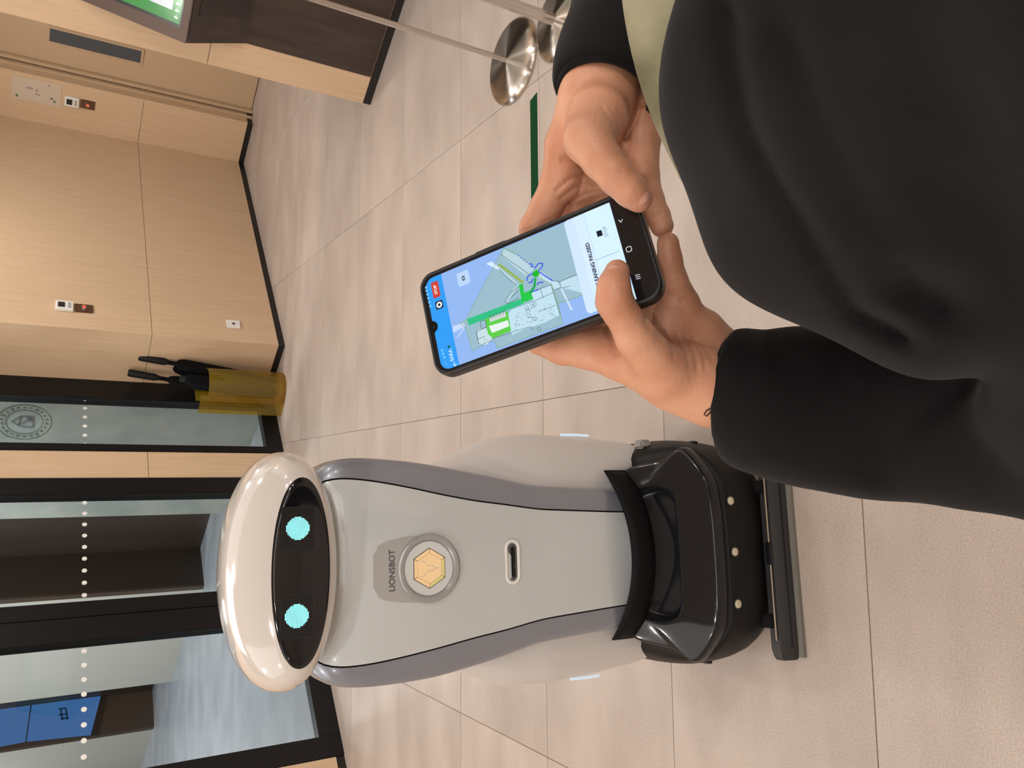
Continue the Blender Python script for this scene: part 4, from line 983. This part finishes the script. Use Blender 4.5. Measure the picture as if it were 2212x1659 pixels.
def hand_L(P):
    d = smin(chain(P, L_arm, .006), chain(P, L_meta, .004), .012)
    d = smin(d, chain(P, L_palm, .004), .010); d = smin(d, chain(P, L_heel, .004), .008); d = smin(d, chain(P, L_hypo, .004), .008)
    for fch in (L_index, L_mid, L_ring, L_pink): d = smin(d, chain(P, fch, .0025), .0035)
    d = smin(d, chain(P, L_thumb, .0035), .0075)
    return creases(P, d, CR_L)
def hand_R(P):
    d = smin(chain(P, R_arm, .006), chain(P, R_indm, .004), .010)
    for q in (R_midm, R_ringm): d = smin(d, chain(P, q, .004), .012)
    d = smin(d, chain(P, R_pinm, .004), .006)
    for fch in (R_index, R_mid, R_ring, R_pink): d = smin(d, chain(P, fch, .0025), .0035)
    d = smin(d, chain(P, R_thumb, .0035), .0065)
    return creases(P, d, CR_R)
parts = []
for fn, chs, h in ((hand_L, (L_thumb, L_meta, L_index, L_mid, L_ring, L_pink, L_hypo, L_palm, L_heel, L_arm[:4]), .0012), (hand_R, (R_thumb, R_arm[:3], R_indm, R_index, R_midm, R_mid, R_ringm, R_ring, R_pinm, R_pink), .0012)):
    lo, hi = bounds([p for c in chs for p in c], .026); v, f = surf_net(fn, lo, hi, h); parts.append((relax(v, f, 2), f))
# rest of the body, coarser, under the clothes
TC = np.array([.285, .085, 0.]); fz = math.radians(14); BX = np.array([math.cos(fz), math.sin(fz), 0]); BY = np.array([-math.sin(fz), math.cos(fz), 0]); BZ = np.array([0, 0, 1.]); BAX = np.stack([BX, BY, BZ])
def B(x, y, z): return TC+BX*x+BY*y+BZ*z
HC_ = B(.0, .045, 1.50)      # head centre
def body(P):
    d = sd_ell(P, B(0, .02, 1.18), BAX, (.150, .098, .20)); d = smin(d, sd_ell(P, B(0, .03, .98), BAX, (.140, .105, .18)), .05); d = smin(d, sd_ell(P, B(0, .0, .84), BAX, (.155, .11, .13)), .05)
    d = smin(d, sd_cone(P, B(0, 0, 1.30), B(0, .03, 1.42), .056, .050), .03)
    for s in (-1, 1):
        d = smin(d, chain(P, [(B(s*.08, .0, .82), .085), (B(s*.085, .01, .46), .055), (B(s*.09, -.01, .10), .036)], .02), .03)
        d = smin(d, chain(P, [(B(s*.09, -.03, .06), .036), (B(s*.095, .10, .045), .036), (B(s*.10, .15, .038), .028)], .01), .02)
    d = smin(d, chain(P, [(B(-.13, -.0, 1.275), .055), (K(2330, 935, .475), .038), (K(1900, 890, .545), .034)], .01), .02)
    d = smin(d, chain(P, [(B(.13, -.0, 1.275), .055), (K(1500, -480, .640), .038), (K(1440, -250, .630), .034), (K(1400, -100, .605), .032)], .01), .02)
    # head with face
    d = smin(d, sd_ell(P, HC_, BAX, (.072, .090, .105)), .02); d = smin(d, sd_ell(P, HC_+BY*.03-BZ*.065, BAX, (.052, .058, .05)), .02)
    d = smin(d, sd_cone(P, HC_+BY*.082+BZ*.012, HC_+BY*.102-BZ*.022, .009, .013), .008)
    d = smin(d, sd_ell(P, HC_+BY*.084-BZ*.055, BAX, (.024, .010, .008)), .006)
    for s in (-1, 1):
        d = smin(d, sd_ell(P, HC_+BX*s*.075-BY*.005-BZ*.005, BAX, (.008, .018, .030)), .006)
        d = -smin(-d, sd_ell(P, HC_+BX*s*.031+BY*.092+BZ*.008, BAX, (.016, .012, .010)), .008)
    return d
v, f = surf_net(body, (TC[0]-.30, TC[1]-.25, 0.0), (TC[0]+.42, TC[1]+.42, 1.64), .009); parts.append((relax(v, f, 1), f))
skin_m = mat('skin', sr(200, 148, 120), .45, spec=.4, Subsurface_Weight=.14, Subsurface_Scale=.006)
skin_m.node_tree.nodes['Principled BSDF'].inputs['Subsurface Radius'].default_value = (1, .35, .2)
noise_mix(skin_m, sr(196, 134, 105), sr(214, 160, 130), ns=26, detail=5, lo=.3, hi=.7, bump=.22, bscale=420)
person = empty('person', B(0, 0, 0), 'person in a black jacket over an olive shirt, holding a phone in both hands', 'person')
bo = link('body', np_mesh('body', parts), skin_m); at(bo, person)
# nails
def nail(c, axis, nrm, w_, l_):
    axis = Vector(tuple(axis)).normalized(); nrm = Vector(tuple(nrm)); nrm = (nrm-axis*nrm.dot(axis)).normalized(); sd = axis.cross(nrm); c = Vector(tuple(c))
    rows = []
    for t in np.linspace(-1, 1, 13):
        ww = w_*(1-abs(t)**4*.55) if t > 0 else w_*(1-abs(t)**3*.35)
        rows.append([tuple(c+axis*(t*l_)+sd*(u*ww)+nrm*(-.0021*u*u-.0008*t*t)) for u in np.linspace(-1, 1, 9)])
    o = grid('fingernail', rows, mat('nail', sr(206, 152, 132), .3, spec=.5), None); s = o.modifiers.new('s', 'SOLIDIFY'); s.thickness = .0005; s.offset = 0
    at(o, person)
    return o
def toward_eye(p): d = EYE-p; return d/np.linalg.norm(d)
p1 = K(1329, 592, .4935); ax = K(1333, 570, .4960)-K(1326, 625, .4915); nv = toward_eye(p1); nail(p1+nv*.0086, ax, nv+AR*.15, .0058, .0070)
p1 = K(1376, 424, .5028); ax = K(1386, 436, .5035)-K(1350, 402, .5030); nv = toward_eye(p1)+AU*-.25+AR*.1; nv /= np.linalg.norm(nv); nail(p1+nv*.0088, ax, nv, .0054, .0058)

# ---- clothes
cloth_m = mat('black_jacket_cloth', sr(22, 21, 21), .9, spec=.12, Sheen_Weight=.05, Sheen_Roughness=.5)
noise_mix(cloth_m, sr(17, 16, 17), sr(25, 24, 25), ns=9, detail=3, bump=.15, bscale=900)
shirt_m = mat('olive_shirt_cloth', sr(128, 124, 98), .85, spec=.2); noise_mix(shirt_m, sr(104, 99, 74), sr(164, 159, 132), ns=17, detail=4, lo=.36, hi=.66, bump=.2, bscale=700)
def torso_shirt(P):
    d = sd_ell(P, B(0, .03, 1.19), BAX, (.168, .118, .20)); d = smin(d, sd_ell(P, B(-.035, .103, 1.112), BAX, (.217, .157, .209)), .01)
    d = smin(d, sd_ell(P, B(0, .0, .86), BAX, (.170, .13, .14)), .05)
    q = (P-np.asarray(TC, np.float32)); 
    d = d+.004*np.sin((q@BX.astype(np.float32))*70+(P[:, 2])*40)*np.clip((1.25-P[:, 2])*4, 0, 1)
    loc = np.stack([q@BX.astype(np.float32), q@BY.astype(np.float32), P[:, 2]], 1)
    d = np.maximum(d, (loc-np.array([-.0695, .2043, 1.2453], np.float32))@np.array([-.685, .0234, .728], np.float32)-.003)  # stays under the jacket's near panel
    d = np.maximum(d, -(loc[:, 0]+.115)); d = np.maximum(d, .80-P[:, 2]); d = np.maximum(d, P[:, 2]-1.37)
    return d
v, f = surf_net(torso_shirt, (TC[0]-.32, TC[1]-.24, .78), (TC[0]+.30, TC[1]+.36, 1.40), .006)
at(link('shirt', np_mesh('shirt', [(relax(v, f, 2), f)]), shirt_m), person)
LS = [KK(1567, 829, .5470, .0318), KK(1600, 846, .548, .0372), KK(1645, 866, .549, .0450), KK(1750, 880, .548, .0505), KK(1900, 890, .540, .0530), KK(2120, 912, .505, .0540), KK(2330, 935, .470, .0530)]
RS = [KK(1309, 206, .556, .0345), KK(1322, 170, .561, .0380), KK(1345, 100, .572, .0410), KK(1378, 0, .590, .0440), KK(1440, -250, .630, .050), KK(1500, -480, .640, .055)]
def cuts(chn, back=.012):
    a = chn[0][0]; b = chn[2][0]; d = (b-a)/np.linalg.norm(b-a); return a, d
la, ld = cuts(LS); ra_, rd = cuts(RS)
ld = K(1645, 838, .5350)-K(1569, 829, .547); ld = ld/np.linalg.norm(ld)
sgl = B(-.135, -.01, 1.285); sgr = B(.135, -.01, 1.285)
zn = B(.0, .03, 1.40); zc = K(1476, 372, .50)
CR_J = [([(1575, 0), (1585, 130), (1612, 270), (1680, 400), (1780, 560), (1850, 670), (1960, 725)], 20, .0085, .62), ([(1700, 60), (1770, 260), (1880, 480)], 30, .006, .62),
        ([(1965, 615), (2010, 642), (2050, 650)], 46, .013, .66), ([(2030, 375), (1960, 497), (1945, 570)], 26, .005, .66),
        ([(2130, 815), (1990, 890), (1920, 960), (1900, 1010)], 30, .006, .60), ([(1650, 730), (1700, 790)], 20, .003, .60)]
def jacket(P):
    f32 = np.float32
    armL = chain(P, LS+[(sgl, .068)], .02); armR = chain(P, RS+[(sgr, .068)], .02)
    # soft folds along the sleeves
    sL = (P-la.astype(f32))@ld.astype(f32); sR = (P-ra_.astype(f32))@rd.astype(f32)
    armL = armL+.0022*np.sin(sL*46+(P@AR.astype(f32))*60)*np.clip(sL*9, 0, 1); armR = armR+.0022*np.sin(sR*46+(P@AU.astype(f32))*60)*np.clip(sR*9, 0, 1)
    d = sd_ell(P, B(0, .03, 1.19), BAX, (.182, .132, .205)); d = smin(d, sd_ell(P, B(-.0775, .0518, 1.105), BAX, (.147, .221, .210)), .01)
    d = smin(d, sd_ell(P, B(-.02, .02, .86), BAX, (.185, .145, .20)), .05); d = smin(d, sd_cone(P, B(0, 0, 1.30), B(0, .02, 1.385), .075, .062), .03)
    q = P-np.asarray(TC, f32); u = q@BX.astype(f32); zz = P[:, 2]
    d = d+.0045*np.sin(u*38-zz*34+1.2)+.003*np.sin(u*70+zz*22)
    # cloth bunching at the crook of the left arm
    d = smin(d, armL, .014); d = smin(d, armR, .02)
    d = smin(d, sd_cone(P, K(2125, 505, .395), K(2330, 250, .33), .042, .054), .006)
    d = np.maximum(d, .74-zz); d = np.maximum(d, zz-1.42)
    d = creases(P, d, CR_J)
    # hollow cuffs
    for a, dr_, chn in ((la, ld, LS), (ra_, rd, RS)):
        s = (P-a.astype(f32))@dr_.astype(f32); near = np.linalg.norm(P-a.astype(f32), axis=1)
        core = chain(P, chn[:3], .004)+.0058
        d = np.where(near < .075, np.maximum(d, np.maximum(-s, -np.maximum(core, s-.035))), d)
    # the far side panel of the open front
    side = np.maximum(sd_ell(P, B(-.02, .08, 1.10), BAX, (.232, .150, .24)), .165-u)
    d = smin(d, side, .01)
    return d
v, f = surf_net(jacket, (-.07, -.20, .72), (.60, .50, 1.44), .0032)
v = relax(v, f, 9)
jk = link('jacket', np_mesh('jacket', [(v, f)]), cloth_m); at(jk, person); jk['label'] = 'black open jacket'
for a, dr_, r_, src in ((la, ld, .0298, LS), (ra_, rd, .0325, RS)):
    fx, fy2, _ = frame_axes(tuple(dr_)); c_ = Vector(tuple(map(float, a+dr_*.0022))); pts = [c_+(fx*math.cos(t)+fy2*math.sin(t))*r_ for t in np.linspace(0, 2*PI, 49)]
    hm = tube_mesh('cuff_hem', pts, .0036, 8, caps=False, m=cloth_m); at(hm, person)
th = mat('thread', sr(40, 18, 12), .7)
tube_mesh('loose_thread', [K(1550, 880, .520), K(1538, 881, .5185), K(1526, 887, .518), K(1521, 896, .518), K(1526, 899, .518), K(1534, 891, .5185), K(1540, 881, .5188), K(1545, 874, .520)], .0005, 6, m=th)
o = bpy.data.objects['loose_thread']; at(o, person)
# trousers, shoes, hair
trm = mat('dark_trousers', sr(34, 34, 40), .8)
def trousers(P):
    d = sd_ell(P, B(0, .0, .84), BAX, (.168, .125, .13))
    for s in (-1, 1): d = smin(d, chain(P, [(B(s*.08, .0, .80), .098), (B(s*.087, .01, .46), .075), (B(s*.09, -.01, .09), .062)], .02), .02)
    d = np.maximum(d, P[:, 2]-.93); d = np.maximum(d, .05-P[:, 2]); return d
v, f = surf_net(trousers, (TC[0]-.26, TC[1]-.22, .03), (TC[0]+.26, TC[1]+.22, .96), .009); at(link('trousers', np_mesh('trousers', [(v, f)]), trm), person)
for s in (-1, 1):
    def shoe(P):
        d = chain(P, [(B(s*.09, -.045, .048), .043), (B(s*.095, .08, .042), .047), (B(s*.10, .165, .035), .036)], .02); return np.maximum(d, .002-P[:, 2])
    c = B(s*.095, .06, .04); v, f = surf_net(shoe, c-np.array([.12, .17, .045]), c+np.array([.12, .17, .075]), .006)
    at(link('shoe', np_mesh('shoe', [(v, f)]), mat('black_shoe', (.02, .02, .02), .4)), person)
def hair(P):
    d = sd_ell(P, HC_-BY*.012+BZ*.018, BAX, (.085, .100, .105)); cutf = sd_ell(P, HC_+BY*.09-BZ*.03, BAX, (.075, .075, .085))
    d = d+.0028*np.sin(P[:, 0]*310+6*np.sin(P[:, 2]*60))*np.sin(P[:, 1]*160)
    d = np.maximum(d, -cutf); d = np.maximum(d, (HC_[2]-.05)-P[:, 2]); return d
v, f = surf_net(hair, HC_-.13, HC_+.14, .005); at(link('hair', np_mesh('hair', [(relax(v, f, 2), f)]), mat('dark_hair', (.015, .012, .010), .5)), person)
for s in (-1, 1):
    bm = bmesh.new(); bmesh.ops.create_uvsphere(bm, u_segments=14, v_segments=10, radius=.0105); bmesh.ops.translate(bm, verts=bm.verts, vec=Vector(tuple(HC_+BX*s*.031+BY*.0735+BZ*.008)))
    ey = fin('eye', bm, mat('eye_white', sr(200, 192, 184), .25), None, smooth=True); at(ey, person)
    bm = bmesh.new(); bmesh.ops.create_uvsphere(bm, u_segments=16, v_segments=8, radius=.0056); bmesh.ops.translate(bm, verts=bm.verts, vec=Vector(tuple(HC_+BX*s*.031+BY*.0797+BZ*.006)))
    at(fin('iris', bm, mat('iris_brown', (.03, .015, .008), .2), None, smooth=True), person)
    at(tube_mesh('eyebrow', [HC_+BX*s*.016+BY*.089+BZ*.024, HC_+BX*s*.032+BY*.086+BZ*.029, HC_+BX*s*.047+BY*.075+BZ*.024], [.002, .003, .0015], 8, m=mat('dark_hair', (.015, .012, .010), .5)), person)
